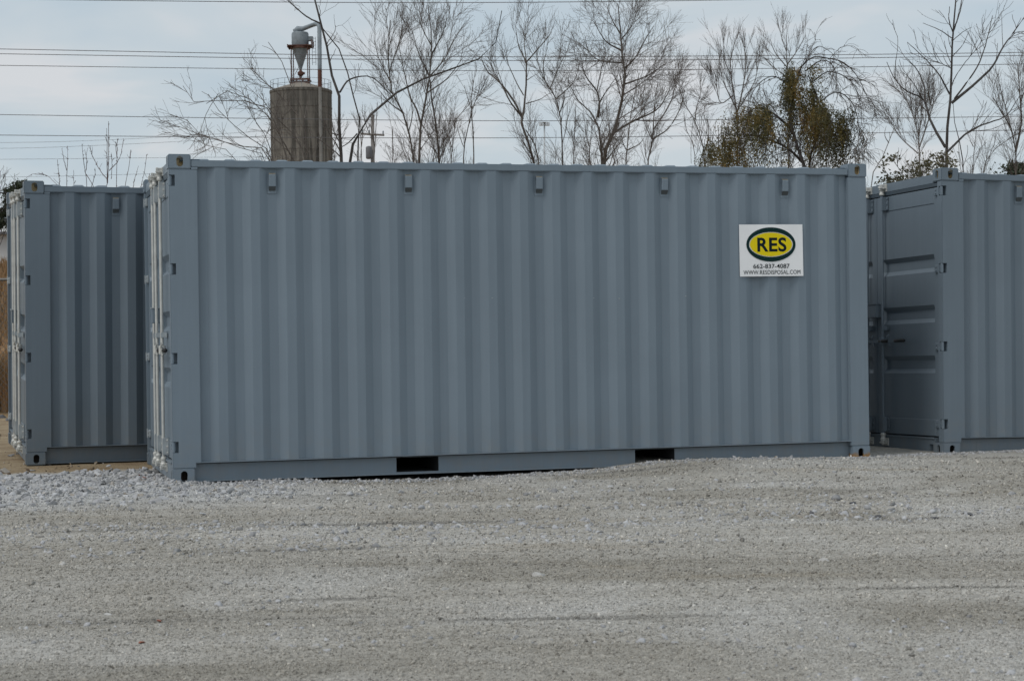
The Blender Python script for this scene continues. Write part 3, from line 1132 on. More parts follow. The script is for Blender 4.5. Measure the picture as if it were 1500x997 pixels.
MT['bark'] = bark('grey_brown_bark', (0.085, 0.072, 0.062), (0.15, 0.13, 0.115))
MT['bark_dark'] = bark('dark_bark', (0.05, 0.043, 0.040), (0.10, 0.09, 0.085))
MT['bark_pale'] = bark('pale_bark', (0.16, 0.145, 0.135), (0.24, 0.22, 0.21))
MT['twig'] = bark('fine_grey_twigs', (0.115, 0.097, 0.086), (0.18, 0.155, 0.138))
MT['twig_dark'] = bark('fine_dark_twigs', (0.085, 0.072, 0.065), (0.14, 0.12, 0.11))
MT['shoot'] = bark('reddish_shoots', (0.10, 0.065, 0.062), (0.17, 0.125, 0.12))


def leaf_material(name, cols):
    m = Mat(name, 0.55, 0, 0.4)
    f = m.n('ShaderNodeNewGeometry').outputs['Random Per Island']
    clump = m.noise(m.pos(), 1.1, 3, 0.55)
    f2 = m.math('ADD', m.math('MULTIPLY', f, 0.36), m.math('MULTIPLY', m.ramp(clump, [(0.38, 0.0), (0.62, 1.0)]), 0.64))
    c = m.ramp(f2, cols)
    m.color(c)
    tr = m.n('ShaderNodeBsdfTranslucent'); m.l(c, tr.inputs[0])
    mx = m.n('ShaderNodeMixShader'); mx.inputs[0].default_value = 0.3
    out = m.nt.nodes['Material Output']
    m.l(m.b.outputs[0], mx.inputs[1]); m.l(tr.outputs[0], mx.inputs[2]); m.l(mx.outputs[0], out.inputs[0])
    return m.m


MT['leaf_vine'] = leaf_material('winter_vine_leaves', [(0.0, (0.040, 0.044, 0.024)), (0.38, (0.075, 0.072, 0.030)), (0.62, (0.150, 0.118, 0.032)), (0.85, (0.22, 0.140, 0.035)), (1.0, (0.15, 0.075, 0.035))])
MT['leaf_green'] = leaf_material('broad_green_leaves', [(0.0, (0.06, 0.06, 0.035)), (0.5, (0.11, 0.10, 0.055)), (1.0, (0.19, 0.16, 0.10))])
MT['needle'] = leaf_material('dark_needles', [(0.0, (0.03, 0.042, 0.026)), (1.0, (0.075, 0.09, 0.055))])


def resample(P, k):
    """smooth (Catmull-Rom) polyline resampled to k points"""
    P = np.asarray(P, float)
    if len(P) == 2:
        t = np.linspace(0, 1, k)[:, None]; return P[0] * (1 - t) + P[1] * t
    Q = np.vstack([2 * P[0] - P[1], P, 2 * P[-1] - P[-2]]); out = []
    for i in range(1, len(Q) - 2):
        for t in np.linspace(0, 1, 8, endpoint=False):
            a, b_, c, d_ = Q[i - 1], Q[i], Q[i + 1], Q[i + 2]
            out.append(.5 * ((2 * b_) + (-a + c) * t + (2 * a - 5 * b_ + 4 * c - d_) * t * t + (-a + 3 * b_ - 3 * c + d_) * t ** 3))
    out.append(Q[-2]); out = np.array(out)
    s = np.r_[0, np.cumsum(np.linalg.norm(np.diff(out, axis=0), axis=1))]
    q = np.linspace(0, s[-1], k)
    return np.stack([np.interp(q, s, out[:, j]) for j in range(3)], -1)


def tubes(P, R, sides):
    """P (n,k,3), R (n,k) -> verts, quads"""
    n, k, _ = P.shape
    T = np.gradient(P, axis=1); T /= np.linalg.norm(T, axis=2, keepdims=True) + 1e-9
    ref = np.where(np.abs(T[..., 2:3]) < 0.8, np.array([0, 0, 1.]), np.array([1., 0, 0]))
    A = np.cross(T, ref); A /= np.linalg.norm(A, axis=2, keepdims=True) + 1e-9
    B = np.cross(T, A)
    w = 2 * np.pi * np.arange(sides) / sides
    V = P[:, :, None, :] + R[:, :, None, None] * (A[:, :, None, :] * np.cos(w)[None, None, :, None] + B[:, :, None, :] * np.sin(w)[None, None, :, None])
    I = np.arange(n * k * sides).reshape(n, k, sides)
    J = np.roll(I, -1, axis=2)
    F = np.stack([I[:, :-1], J[:, :-1], J[:, 1:], I[:, 1:]], -1).reshape(-1, 4)
    return V.reshape(-1, 3), F


def join(lst):
    V, F, o = [], [], 0
    for v, f in lst:
        V.append(v); F.append(f + o); o += len(v)
    return np.concatenate(V), np.concatenate(F)


def spawn(P, R, m, lo, hi, ang, up, wander, k, rmin, r, t0=0.25, rratio=0.42, droop=0.0):
    """m twigs spread over all parent curves, longer curves carrying more; lo..hi metres long"""
    n, kp, _ = P.shape
    plen = np.linalg.norm(np.diff(P, axis=1), axis=2).sum(1)
    par = r.choice(n, m, p=plen / plen.sum())
    t = t0 + (1 - t0) * r.uniform(0, 1, m)
    x = t * (kp - 1); i = np.minimum(x.astype(int), kp - 2); fr = (x - i)[:, None]
    a, b_ = P[par, i], P[par, i + 1]
    pos = a * (1 - fr) + b_ * fr
    T = b_ - a; T /= np.linalg.norm(T, axis=1, keepdims=True) + 1e-9
    pr = R[par, i] * (1 - fr[:, 0]) + R[par, i + 1] * fr[:, 0]
    rv = r.normal(size=(m, 3)); perp = rv - (rv * T).sum(1, keepdims=True) * T
    perp /= np.linalg.norm(perp, axis=1, keepdims=True) + 1e-9
    an = r.uniform(ang[0], ang[1], (m, 1))
    D = np.cos(an) * T + np.sin(an) * perp
    L = r.uniform(lo, hi, m) * (1.25 - 0.72 * t)
    step = (L / (k - 1))[:, None]
    pts = [pos]
    for s in range(k - 1):
        D = D + np.array([0, 0, up - droop * s / k]) + wander * r.normal(size=D.shape)
        D /= np.linalg.norm(D, axis=1, keepdims=True) + 1e-9
        pts.append(pts[-1] + D * step)
    C = np.stack(pts, 1)
    r0 = np.maximum(pr * rratio, rmin * 1.35)[:, None]
    w = np.linspace(0, 1, k)[None]
    return C, r0 * (1 - w) + rmin * w


def leaf_cards(pos, size, r, stretch=1.7, down=0.0):
    """folded two-sided leaves (two triangles bent along the midrib)"""
    n = len(pos)
    a = r.normal(size=(n, 3)); a[:, 2] -= down; a /= np.linalg.norm(a, axis=1)[:, None]
    b_ = np.cross(a, r.normal(size=(n, 3))); b_ /= np.linalg.norm(b_, axis=1)[:, None]
    c = np.cross(a, b_); s = size[:, None]
    P0 = pos; P1 = pos + a * s * .5 + b_ * s * .32 + c * s * .10; P2 = pos + a * s * stretch * .62; P3 = pos + a * s * .5 - b_ * s * .32 + c * s * .10
    V = np.stack([P0, P1, P2, P3], 1).reshape(-1, 3)
    I = np.arange(n * 4).reshape(n, 4)
    F = np.concatenate([I[:, [0, 1, 2]], I[:, [0, 2, 3]]])
    return V, F


def tree(name, label, base_u, dist, limbs, mat, seed, group=None, twig=0.0048, levels=((9, .35, .6), (6, .35, .65), (5, .35, .7)), ang=(.45, .85), up=.10, wander=.14, depth=.55, cat='tree', t0=.22, extra=None, droop=0.0):
    """limbs: lists of photo points, thickness in photo pixels at both ends, True when the limb stands on the ground"""
    r = np.random.default_rng(seed)
    b0 = at(base_u, 500, dist); b0[2] = 0.0 + BANK * float(sstep(40, 62, dist))
    root = thing(name, tuple(b0), label, cat, group)
    px = dist / CAM_F
    C, R = [], []
    K = 16
    for pts, w0, w1, gr in limbs:
        sgn = r.uniform(-1, 1) * depth
        # depth follows how far a limb leans out
        q = [at(u, v, dist + sgn * abs(u - pts[0][0]) * px + .10 * r.normal()) for u, v in pts]
        if gr:
            g = b0.copy(); g[:2] += (q[0][:2] - b0[:2]) * .55; g[2] -= .05
            q = [g, (g * .4 + q[0] * .6) + np.array([*(r.normal(0, .04, 2)), 0])] + q
        c = resample(q, K)
        c[1:-1] += r.normal(0, .0018, (K - 2, 3))
        C.append(c); R.append(np.linspace(w0, w1 * .7, K) * px / 2 * (1.1 if gr else .9))
    P0, R0_ = np.stack(C), np.stack(R)
    for i, L in enumerate(limbs):
        if L[3]: R0_[i, :2] *= np.array([1.4, 1.12])
    me = mesh_arrays('trunk', *tubes(P0, R0_, 7)); smooth(me)
    me.vertices.foreach_set('co', (np.array([v.co[:] for v in me.vertices]) - b0).astype(np.float32).ravel()); me.update()
    obj('trunk', me, mat, root)
    tw = twig * .66
    lst, P, R = [], P0, R0_
    for lv, (m, lo, hi) in enumerate(levels):
        k = (7, 5, 3)[lv]
        C, RR = spawn(P, R, m, lo, hi, ang, up, wander, k, tw * (1.5, 1.1, .8)[lv], r, t0 if lv == 0 else .12, droop=droop)
        keep = C[:, 0, 2] > b0[2] + 1.4
        C, RR = C[keep], RR[keep]
        lst.append(tubes(C, RR, 5 if lv == 0 else 3))
        P, R = C, RR
    V_, F_ = join(lst)
    obj('crown', smooth(mesh_arrays('crown', V_ - b0, F_)), MT['twig_dark'] if mat is MT['bark_dark'] else MT['shoot'] if mat is MT['shoot'] else MT['twig'], root)
    if extra: extra(root, b0, P0, P, r)
    return root


G = 'bare winter trees behind the containers'
BR = ((11, .26, .48), (8, .42, .70), (6, .50, .90))

# near, dark tree in front of the silo, with one long limb bowing to the right
tree('bare_tree', 'dark bare tree with one long limb bowing right, standing in front of the silo', 503, 26,
     [([(500, 238), (497, 200), (497, 140), (486, 110), (479, 70), (470, 35), (458, -12)], 8, 3.2, True),
      ([(471, 40), (490, 60), (505, 92), (517, 140), (526, 170), (525, 196)][::-1], 3.0, 2.2, True),
      ([(470, 35), (450, 25), (425, 4), (410, -8)], 3, 1.5, False),
      ([(510, 238), (525, 200), (545, 165), (575, 140), (610, 120), (650, 105), (690, 92), (715, 78), (728, 58), (735, 16)], 7, 1.4, True),
      ([(498, 135), (510, 118), (530, 112), (548, 115), (572, 138)], 3.4, 1.6, False),
      ([(523, 196), (512, 208), (500, 216)], 2.5, 2.0, False)],
     MT['bark_dark'], 1, G, .0030, ((26, 0.24, 0.73), (40, 0.15, 0.45), (27, 0.08, 0.29)), (.5, 1.0), .08, .16)
tree('bare_bush', 'dense bare bush with many branches arching left in front of the silo', 425, 30,
     [([(437, 240), (425, 225), (405, 190), (388, 165), (365, 145), (340, 134), (320, 137), (302, 152)], 3.36, 1.12, True),
      ([(420, 238), (397, 166), (375, 152), (350, 147), (310, 148), (285, 150), (272, 140), (268, 126)], 2.88, 0.96, True),
      ([(400, 240), (385, 215), (360, 198), (330, 172), (315, 155), (305, 138)], 2.40, 0.96, True),
      ([(400, 230), (380, 187), (366, 165), (358, 145)], 2.08, 0.96, True),
      ([(398, 233), (345, 213), (300, 200), (262, 185), (237, 177)], 2.56, 0.88, True),
      ([(390, 236), (345, 215), (310, 201), (282, 192), (273, 175)], 2.08, 0.88, True),
      ([(350, 236), (310, 218), (280, 200), (268, 204), (255, 197)], 1.76, 0.80, True),
      ([(448, 240), (446, 174), (427, 130), (419, 102), (406, 80), (393, 62)], 3.20, 1.12, True),
      ([(446, 225), (420, 190), (395, 160), (380, 139)], 3.20, 1.28, True),
      ([(437, 170), (415, 145), (395, 126), (380, 118), (366, 97)], 1.92, 0.80, False),
      ([(406, 80), (396, 72), (384, 67)], 1.12, 0.72, False),
      ([(320, 137), (303, 165), (292, 195), (285, 197), (300, 192)], 1.12, 0.72, False),
      ([(446, 174), (450, 150), (452, 132)], 1.60, 0.80, False),
      ([(455, 240), (462, 215), (472, 200), (480, 180)], 1.92, 0.88, True)],
     MT['bark'], 2, G, .0034, ((165, 0.26, 0.79), (571, 0.17, 0.50), (780, 0.09, 0.32)), (.35, .85), .03, .12, cat='bush')
tree('bare_tree', 'slender bare tree with narrow crown just left of the tall rounded one', 600, 44,
     [([(606, 236), (592, 170), (575, 138), (570, 106), (568, 74), (572, 30)], 5.28, 1.41, True),
      ([(572, 120), (556, 88), (548, 60)], 2.11, 1.06, False), ([(570, 106), (582, 70), (590, 45)], 2.11, 1.06, False),
      ([(590, 165), (570, 150), (552, 128)], 2.29, 1.06, False), ([(598, 196), (604, 165), (598, 130)], 2.11, 1.06, False)],
     MT['bark'], 3, G, .0037, ((72, 0.43, 1.32), (395, 0.28, 0.83), (1255, 0.15, 0.52)), (.3, .66), .06, .07)
tree('bare_tree', 'tall bare tree with rounded crown of fine twigs, right of the silo', 620, 43,
     [([(614, 238), (616, 187), (625, 138), (629, 113), (633, 69), (632, 49), (627, 8)], 7.04, 1.41, True),
      ([(643, 238), (639, 187), (631, 138), (630, 118)], 4.84, 2.64, True),
      ([(617, 184), (610, 160), (600, 140), (592, 105), (585, 70)], 3.52, 1.23, False),
      ([(629, 113), (612, 75), (604, 45)], 2.64, 1.14, False), ([(632, 80), (648, 50), (655, 25)], 2.46, 1.14, False), ([(629, 113), (652, 85), (668, 50)], 2.64, 1.14, False),
      ([(626, 136), (655, 115), (678, 85)], 2.64, 1.14, False), ([(633, 69), (620, 45), (612, 22)], 2.11, 1.06, False),
      ([(643, 225), (655, 200), (672, 170), (690, 150)], 2.29, 1.06, True)],
     MT['bark'], 4, G, .0037, ((132, 0.43, 1.32), (780, 0.28, 0.83), (2678, 0.15, 0.52)), (.32, .72), .06, .07)
tree('bare_tree', 'small bare tree with a narrow broom-shaped top between two larger trees', 690, 46,
     [([(694, 238), (693, 200), (691, 165), (690, 145), (694, 118)], 3.52, 1.32, True), ([(679, 238), (680, 215), (686, 185), (691, 165)], 2.99, 1.76, True),
      ([(691, 162), (684, 140), (680, 125)], 1.58, 0.97, False), ([(692, 160), (700, 138), (706, 118)], 1.58, 0.97, False),
      ([(679, 215), (672, 195), (668, 175)], 1.41, 0.88, False)], MT['bark'], 5, G, .0036, ((40, 0.26, 0.79), (176, 0.17, 0.50), (390, 0.09, 0.32)), (.15, .4), .08, .06)
tree('bare_tree', 'leaning bare tree whose trunk forks in a wide V left of the light mast', 780, 40,
     [([(782, 240), (765, 189), (765, 172), (769, 147), (771, 118), (771, 91)], 6.16, 2.99, True),
      ([(789, 240), (780, 205), (770, 190)], 3.52, 2.11, True),
      ([(766, 175), (755, 152), (734, 123), (715, 106), (706, 88), (707, 80)], 4.05, 1.23, False),
      ([(765, 172), (748, 150), (736, 127), (722, 101), (717, 76)], 2.99, 1.14, False),
      ([(771, 91), (760, 68), (755, 38)], 2.64, 1.14, False), ([(771, 91), (788, 72), (806, 50)], 2.64, 1.14, False), ([(771, 91), (768, 60), (775, 42)], 1.94, 1.06, False),
      ([(770, 152), (790, 146), (803, 138)], 1.94, 1.06, False), ([(767, 140), (754, 116), (741, 84), (744, 72)], 1.94, 1.06, False), ([(771, 118), (784, 110)], 1.58, 1.06, False)],
     MT['bark'], 6, G, .0033, ((77, 0.39, 1.19), (403, 0.25, 0.74), (1088, 0.14, 0.47)), (.3, .65), .06, .09)
tree('bare_tree', 'thin straight bare tree between the V-shaped one and the largest tree', 824, 42,
     [([(824, 240), (823, 197), (820, 162), (815, 145), (798, 118), (786, 88)], 4.22, 1.41, True),
      ([(820, 165), (826, 148), (827, 132)], 2.11, 1.23, False), ([(806, 130), (818, 100), (832, 72)], 2.11, 1.06, False), ([(798, 118), (796, 95), (802, 70)], 1.76, 0.97, False), ([(815, 145), (840, 120), (850, 90)], 1.94, 0.97, False)],
     MT['bark'], 7, G, .0034, ((55, 0.39, 1.19), (288, 0.25, 0.74), (725, 0.14, 0.47)), (.3, .65), .07, .09)
tree('bare_tree', 'largest bare tree with a thick leaning trunk and a high fine crown', 883, 41,
     [([(883, 240), (899, 197), (910, 152), (915, 118), (916, 98), (910, 74), (909, 44), (905, 6)], 10.56, 1.58, True),
      ([(882, 240), (877, 187), (874, 172), (855, 157), (840, 138), (832, 118)], 7.92, 1.41, True),
      ([(876, 172), (878, 152), (874, 133), (860, 115), (853, 98), (850, 80)], 3.87, 1.23, False),
      ([(902, 193), (924, 179), (963, 160), (982, 128), (987, 112)], 4.05, 1.14, False),
      ([(916, 123), (948, 111), (978, 91)], 3.17, 1.14, False), ([(916, 100), (931, 84), (943, 62), (958, 38)], 3.34, 1.14, False),
      ([(910, 74), (887, 60), (870, 32)], 2.99, 1.14, False), ([(911, 92), (877, 88), (852, 66)], 2.99, 1.14, False),
      ([(909, 60), (925, 38), (934, 14)], 2.46, 1.06, False), ([(909, 50), (896, 28), (888, 6)], 2.46, 1.06, False),
      ([(878, 150), (892, 128), (905, 110)], 2.11, 1.06, False), ([(874, 135), (880, 105), (886, 84)], 2.11, 1.06, False), ([(912, 140), (940, 122), (962, 104)], 2.29, 1.06, False)],
     MT['bark'], 8, G, .0034, ((162, 0.43, 1.32), (1064, 0.28, 0.83), (3604, 0.15, 0.52)), (.42, .9), .05, .08)
tree('bare_tree', 'young crooked bare tree just right of the largest tree', 918, 38,
     [([(916, 242), (919, 221), (922, 182), (928, 147), (936, 108)], 3.70, 1.23, True), ([(919, 222), (912, 208), (911, 190)], 1.94, 1.06, False), ([(919, 220), (935, 212), (943, 203)], 2.29, 1.14, False),
      ([(922, 182), (935, 165), (950, 150)], 1.94, 1.06, False)], MT['bark'], 9, G, .0032, ((34, 0.30, 0.92), (128, 0.20, 0.58), (251, 0.11, 0.37)), (.4, .85), .08, .14)
tree('bare_tree', 'bare tree with curved upright branches halfway between largest tree and vine tree', 950, 45,
     [([(949, 242), (956, 204), (958, 160), (962, 128)], 4.40, 1.32, True), ([(956, 204), (980, 187), (997, 157), (1003, 132)], 2.82, 1.06, False),
      ([(957, 190), (972, 168), (986, 140), (990, 110)], 2.46, 1.06, False), ([(955, 204), (944, 180), (940, 158)], 1.94, 0.97, False)], MT['bark'], 10, G, .0037, ((50, 0.39, 1.19), (256, 0.25, 0.74), (669, 0.14, 0.47)), (.28, .6), .07, .08)
tree('bare_tree', 'pale slim bare tree leaning left beside the vine-covered tree', 1031, 48,
     [([(1032, 242), (1030, 215), (1017, 175), (1000, 148), (994, 128)], 3.52, 1.23, True), ([(1018, 175), (1021, 155), (1027, 135)], 1.94, 1.06, False), ([(1018, 235), (1016, 212), (1005, 190)], 2.29, 1.06, True),
      ([(1031, 225), (1038, 200), (1036, 175)], 1.94, 0.97, False)], MT['bark'], 11, G, .0037, ((40, 0.35, 1.06), (208, 0.22, 0.66), (502, 0.12, 0.42)), (.25, .55), .08, .08)
tree('bare_tree', 'upright bare tree with fan-shaped crown behind the left of the vine tree', 1080, 46,
     [([(1080, 244), (1081, 187), (1079, 160), (1072, 120), (1070, 85), (1076, 62)], 4.40, 1.23, True), ([(1080, 165), (1088, 130), (1092, 95), (1090, 66)], 2.64, 1.06, False), ([(1079, 160), (1062, 125), (1055, 100)], 2.46, 1.06, False),
      ([(1082, 160), (1105, 120), (1112, 88)], 2.29, 1.06, False), ([(1074, 140), (1055, 150), (1048, 110)], 1.94, 0.97, False), ([(1072, 112), (1062, 90), (1060, 70)], 1.76, 0.97, False)],
     MT['bark'], 12, G, .0037, ((77, 0.37, 1.12), (403, 0.24, 0.71), (1248, 0.13, 0.44)), (.2, .42), .08, .06)
tree('bare_tree', 'bare treetop rising above the vine-covered tree', 1155, 47,
     [([(1155, 244), (1156, 145), (1153, 99), (1152, 52)], 4.05, 1.14, True), ([(1153, 99), (1136, 78), (1128, 58)], 2.11, 1.06, False), ([(1153, 95), (1168, 74), (1180, 52)], 2.11, 1.06, False), ([(1152, 75), (1145, 55), (1147, 42)], 1.58, 0.97, False),
      ([(1155, 115), (1135, 100), (1122, 88)], 1.76, 0.97, False)], MT['bark'], 13, G, .0037, ((50, 0.32, 0.99), (264, 0.21, 0.62), (669, 0.11, 0.39)), (.25, .5), .08, .07)


def vine_leaves(root, b0, P0, P, r):
    """hanging curtains of half-evergreen leaves draped over the limbs"""
    blobs = [(1170, 103, 17, 7, 300), (1160, 118, 9, 18, 320), (1157, 134, 6, 18, 150), (1184, 114, 11, 13, 190), (1192, 136, 12, 18, 300), (1188, 158, 22, 12, 560), (1206, 164, 22, 15, 860), (1214, 180, 20, 14, 420), (1176, 168, 14, 14, 220), (1114, 155, 22, 8, 460),
             (1096, 168, 24, 12, 720), (1122, 172, 22, 13, 560), (1146, 162, 14, 12, 260), (1134, 188, 16, 12, 200), (1068, 186, 14, 12, 130), (1232, 190, 8, 26, 420), (1226, 212, 8, 20, 170), (1090, 196, 24, 16, 200), (1060, 210, 18, 16, 130), (1048, 228, 20, 10, 160), (1082, 230, 24, 9, 130), (1178, 190, 20, 14, 90), (1246, 178, 6, 22, 80), (1263, 200, 4, 20, 60), (1256, 226, 4, 12, 40), (1176, 144, 12, 16, 150), (1206, 206, 16, 14, 90), (1150, 236, 50, 6, 90), (1206, 236, 24, 7, 90), (1050, 216, 22, 14, 380), (1074, 204, 18, 14, 260), (1140, 178, 18, 14, 340), (1156, 148, 10, 16, 200), (1238, 204, 8, 26, 220), (1154, 108, 8, 12, 120), (1036, 232, 12, 8, 120), (1196, 96, 10, 6, 60)]
    # thin bare runners hanging below the leaves
    run = []
    for k in range(150):
        u, v = r.choice([1050, 1085, 1110, 1140, 1165, 1190, 1210, 1230]) + r.normal(0, 16), r.uniform(170, 205)
        c = at(u, v, 34 + r.normal(0, .6)); L = r.uniform(.4, 1.1); w = np.linspace(0, 1, 6)[:, None]
        run.append(c + np.concatenate([w * r.normal(0, .18) + w ** 2 * r.normal(0, .2), w * r.normal(0, .2), -w * L], 1))
    run = np.array(run)
    obj('runners', mesh_arrays('runners', *(lambda a, b_: (a - b0, b_))(*tubes(run, np.full(run.shape[:2], .0045), 3))), MT['bark_dark'], root)
    pos = []
    for u, v, ru, rv_, n in blobs:
        ns = max(6, n // 6)                        # hanging strands
        a = r.normal(0, .5, (ns, 2))
        for k in range(ns):
            pu_, pv_ = u + a[k, 0] * ru * 1.15, v + a[k, 1] * rv_ * 1.1
            if float(fbm(np.array([pu_ / 11.0]), np.array([pv_ / 13.0]), 2, 8)[0]) < .435: continue
            c = at(u + a[k, 0] * ru * 1.15, v - rv_ * .3 + a[k, 1] * rv_ * 1.1, 34 + r.normal(0, .026 * ru))
            L = abs(r.normal(.42, .3)) + .10; m = int(14 + 52 * L)
            t = r.uniform(0, 1, m)
            sx, sy = r.normal(0, .14, 2)
            q = c[None] + np.stack([r.normal(0, .020, m) + t * sx, r.normal(0, .03, m) + t * sy, -t * L + r.normal(0, .02, m)], -1)
            pos.append(q)
    pos = np.concatenate(pos)
    size = r.uniform(.016, .038, len(pos))
    V_, F_ = leaf_cards(pos, size, r, 2.3, 1.5)
    obj('foliage', mesh_arrays('foliage', V_ - b0, F_), MT['leaf_vine'], root)


tree('vine_covered_tree', 'tree draped in hanging olive and rust coloured vine leaves behind the sign', 1172, 34,
     [([(1178, 244), (1168, 215), (1158, 185), (1160, 150), (1166, 118), (1175, 95)], 9, 3, True), ([(1185, 244), (1196, 205), (1204, 172), (1196, 140), (1184, 110)], 7, 2.5, True),
      ([(1160, 190), (1140, 172), (1115, 158), (1092, 165)], 5, 2, False), ([(1178, 240), (1150, 215), (1110, 200), (1075, 198)], 5, 2, False), ([(1200, 190), (1220, 180), (1236, 190), (1244, 215)], 4, 1.6, False),
      ([(1176, 96), (1190, 84), (1215, 86), (1236, 92), (1256, 112), (1270, 142), (1276, 160)], 2.6, 1.1, False), ([(1180, 104), (1205, 88), (1222, 100), (1226, 132)], 2.4, 1.1, False),
      ([(1190, 120), (1215, 105), (1245, 118), (1260, 150), (1262, 185)], 2.4, 1.1, False), ([(1200, 150), (1225, 135), (1248, 150), (1258, 185), (1256, 215)], 2.2, 1.1, False), ([(1160, 130), (1135, 112), (1112, 122), (1096, 148)], 2.2, 1.1, False),
      ([(1170, 105), (1195, 70), (1210, 72), (1225, 84)], 1.8, 1.0, False)],
     MT['bark_dark'], 14, None, .0040, ((165, 0.30, 0.92), (604, 0.20, 0.58), (803, 0.11, 0.37)), (.4, 1.0), -.02, .2, extra=vine_leaves, droop=.3)
tree('bare_sapling', 'thin forked bare sapling between the vine tree and the tall pruned tree', 1262, 31,
     [([(1253, 246), (1253, 220), (1262, 196), (1270, 175)], 3, 1.2, True), ([(1256, 246), (1266, 215), (1275, 195)], 2.4, 1.1, True), ([(1276, 268), (1290, 236), (1301, 210), (1306, 195), (1312, 182)], 3, 1.2, True),
      ([(1302, 210), (1296, 198), (1298, 185)], 1.6, 1.0, False)], MT['bark_pale'], 15, G, .0034, ((18, 0.22, 0.66), (40, 0.14, 0.41), (49, 0.08, 0.26)), (.4, .9), .08, .14)
tree('bare_tree', 'tall bare tree with straight pruned limbs above the right container', 1387, 28,
     [([(1386, 246), (1388, 183), (1393, 136), (1394, 91), (1396, 47), (1401, -10)], 7.5, 2.4, True),
      ([(1394, 151), (1426, 125), (1454, 97), (1470, 68), (1491, 39), (1506, 18)], 5, 1.8, False), ([(1398, 145), (1431, 99), (1446, 57), (1454, 23)], 3, 1.4, False),
      ([(1385, 216), (1363, 177), (1353, 146), (1327, 133), (1310, 115), (1299, 91)], 5, 1.4, False), ([(1355, 151), (1354, 128), (1345, 105), (1328, 85)], 3.2, 1.2, False),
      ([(1391, 138), (1376, 110), (1355, 86), (1329, 62)], 3, 1.3, False), ([(1388, 222), (1413, 198), (1436, 184), (1473, 170), (1494, 140)], 4, 1.3, False),
      ([(1411, 252), (1406, 210), (1399, 185), (1396, 150)], 4.6, 1.0, True), ([(1396, 48), (1390, 30), (1391, 10)], 2.2, 1.3, False), ([(1397, 45), (1406, 18), (1409, 0)], 2.6, 1.4, False),
      ([(1394, 56), (1376, 44), (1352, 34)], 1.8, 1.0, False), ([(1395, 60), (1412, 46), (1424, 40)], 1.4, .9, False), ([(1394, 84), (1410, 66), (1420, 44)], 1.6, .9, False), ([(1311, 116), (1312, 92), (1315, 72)], 1.8, 1.0, False),
      ([(1352, 146), (1335, 118), (1320, 104)], 1.8, 1.0, False), ([(1393, 100), (1372, 90)], 1.5, .9, False), ([(1478, 58), (1488, 48), (1502, 46)], 1.8, 1.0, False), ([(1392, 130), (1402, 108), (1420, 84), (1432, 70)], 1.7, 1.0, False)],
     MT['bark_dark'], 16, G, .0034, ((60, 0.26, 0.79), (120, 0.17, 0.50), (144, 0.09, 0.32)), (.4, .75), .10, .10)
tree('bare_tree', 'hazy fine-twigged bare tree behind the left limbs of the pruned tree', 1345, 50,
     [([(1347, 252), (1346, 205), (1336, 165), (1322, 135)], 3.87, 1.14, True), ([(1347, 215), (1362, 170), (1372, 130)], 2.82, 1.06, False), ([(1346, 200), (1350, 160), (1345, 125)], 2.29, 1.06, False), ([(1345, 225), (1318, 200), (1300, 170)], 2.29, 1.06, False)],
     MT['bark_pale'], 17, G, .0040, ((77, 0.43, 1.32), (499, 0.28, 0.83), (1472, 0.15, 0.52)), (.3, .6), .08, .08)
tree('bare_tree', 'bare tree cut by the right edge of the picture above the right container', 1488, 44,
     [([(1488, 256), (1488, 222), (1480, 183), (1470, 146), (1462, 118)], 4.40, 1.23, True), ([(1488, 222), (1496, 180), (1494, 140), (1490, 90)], 3.52, 1.14, False), ([(1482, 190), (1465, 160), (1452, 140)], 2.11, 0.97, False),
      ([(1440, 256), (1452, 225), (1475, 205), (1500, 190)], 2.29, 1.06, True), ([(1494, 150), (1512, 110), (1520, 90)], 2.11, 0.97, False)], MT['bark'], 18, G, .0036, ((88, 0.39, 1.19), (537, 0.25, 0.74), (1339, 0.14, 0.47)), (.3, .6), .07, .08)

# thin understorey saplings that fill the gaps, all alike
SAPLING = ['thin bare sapling crossing the utility pole', 'thin bare sapling left of the utility pole', 'thin bare sapling just right of the tall rounded tree', 'low bare sapling right of the broom-topped tree', 'low bare sapling left of the wide V-forked tree',
           'thin bare sapling against the left stem of the largest tree', 'thin bare sapling crossing the trunk of the largest tree', 'thin bare sapling at the left edge of the vine leaves', 'thin bare sapling right of the pruned tree', 'thin bare sapling at the right flank of the silo',
           'thin bare sapling right of the utility pole', 'low bare sapling right of the thin straight tree', 'low bare sapling left of the pale leaning tree', 'tall thin bare sapling between the thin straight tree and the largest tree']
for k, (u, top, d_) in enumerate([(548, 150, 40), (530, 165, 46), (660, 178, 42), (708, 195, 44), (735, 205, 46), (862, 175, 45), (905, 190, 36), (1045, 190, 50), (1425, 190, 46), (490, 170, 50), (575, 185, 38), (848, 196, 48), (985, 200, 50), (840, 150, 50)]):
    if k in (3, 4, 7, 11, 12): continue
    r = np.random.default_rng(300 + k)
    s = r.uniform(-14, 14)
    tree('bare_sapling', SAPLING[k], u, d_, [([(u, 244), (u + s * .3, (244 + top) / 2 + 10), (u + s, top)], 2.6, 1.1, True), ([(u + s * .2, 215), (u - s * .8, 190 if top < 190 else 205)], 1.6, 1.0, False)],
         MT['bark'], 300 + k, G, .0034, ((18, 0.26, 0.79), (96, 0.17, 0.50), (211, 0.09, 0.32)), (.25, .55), .08, .08)

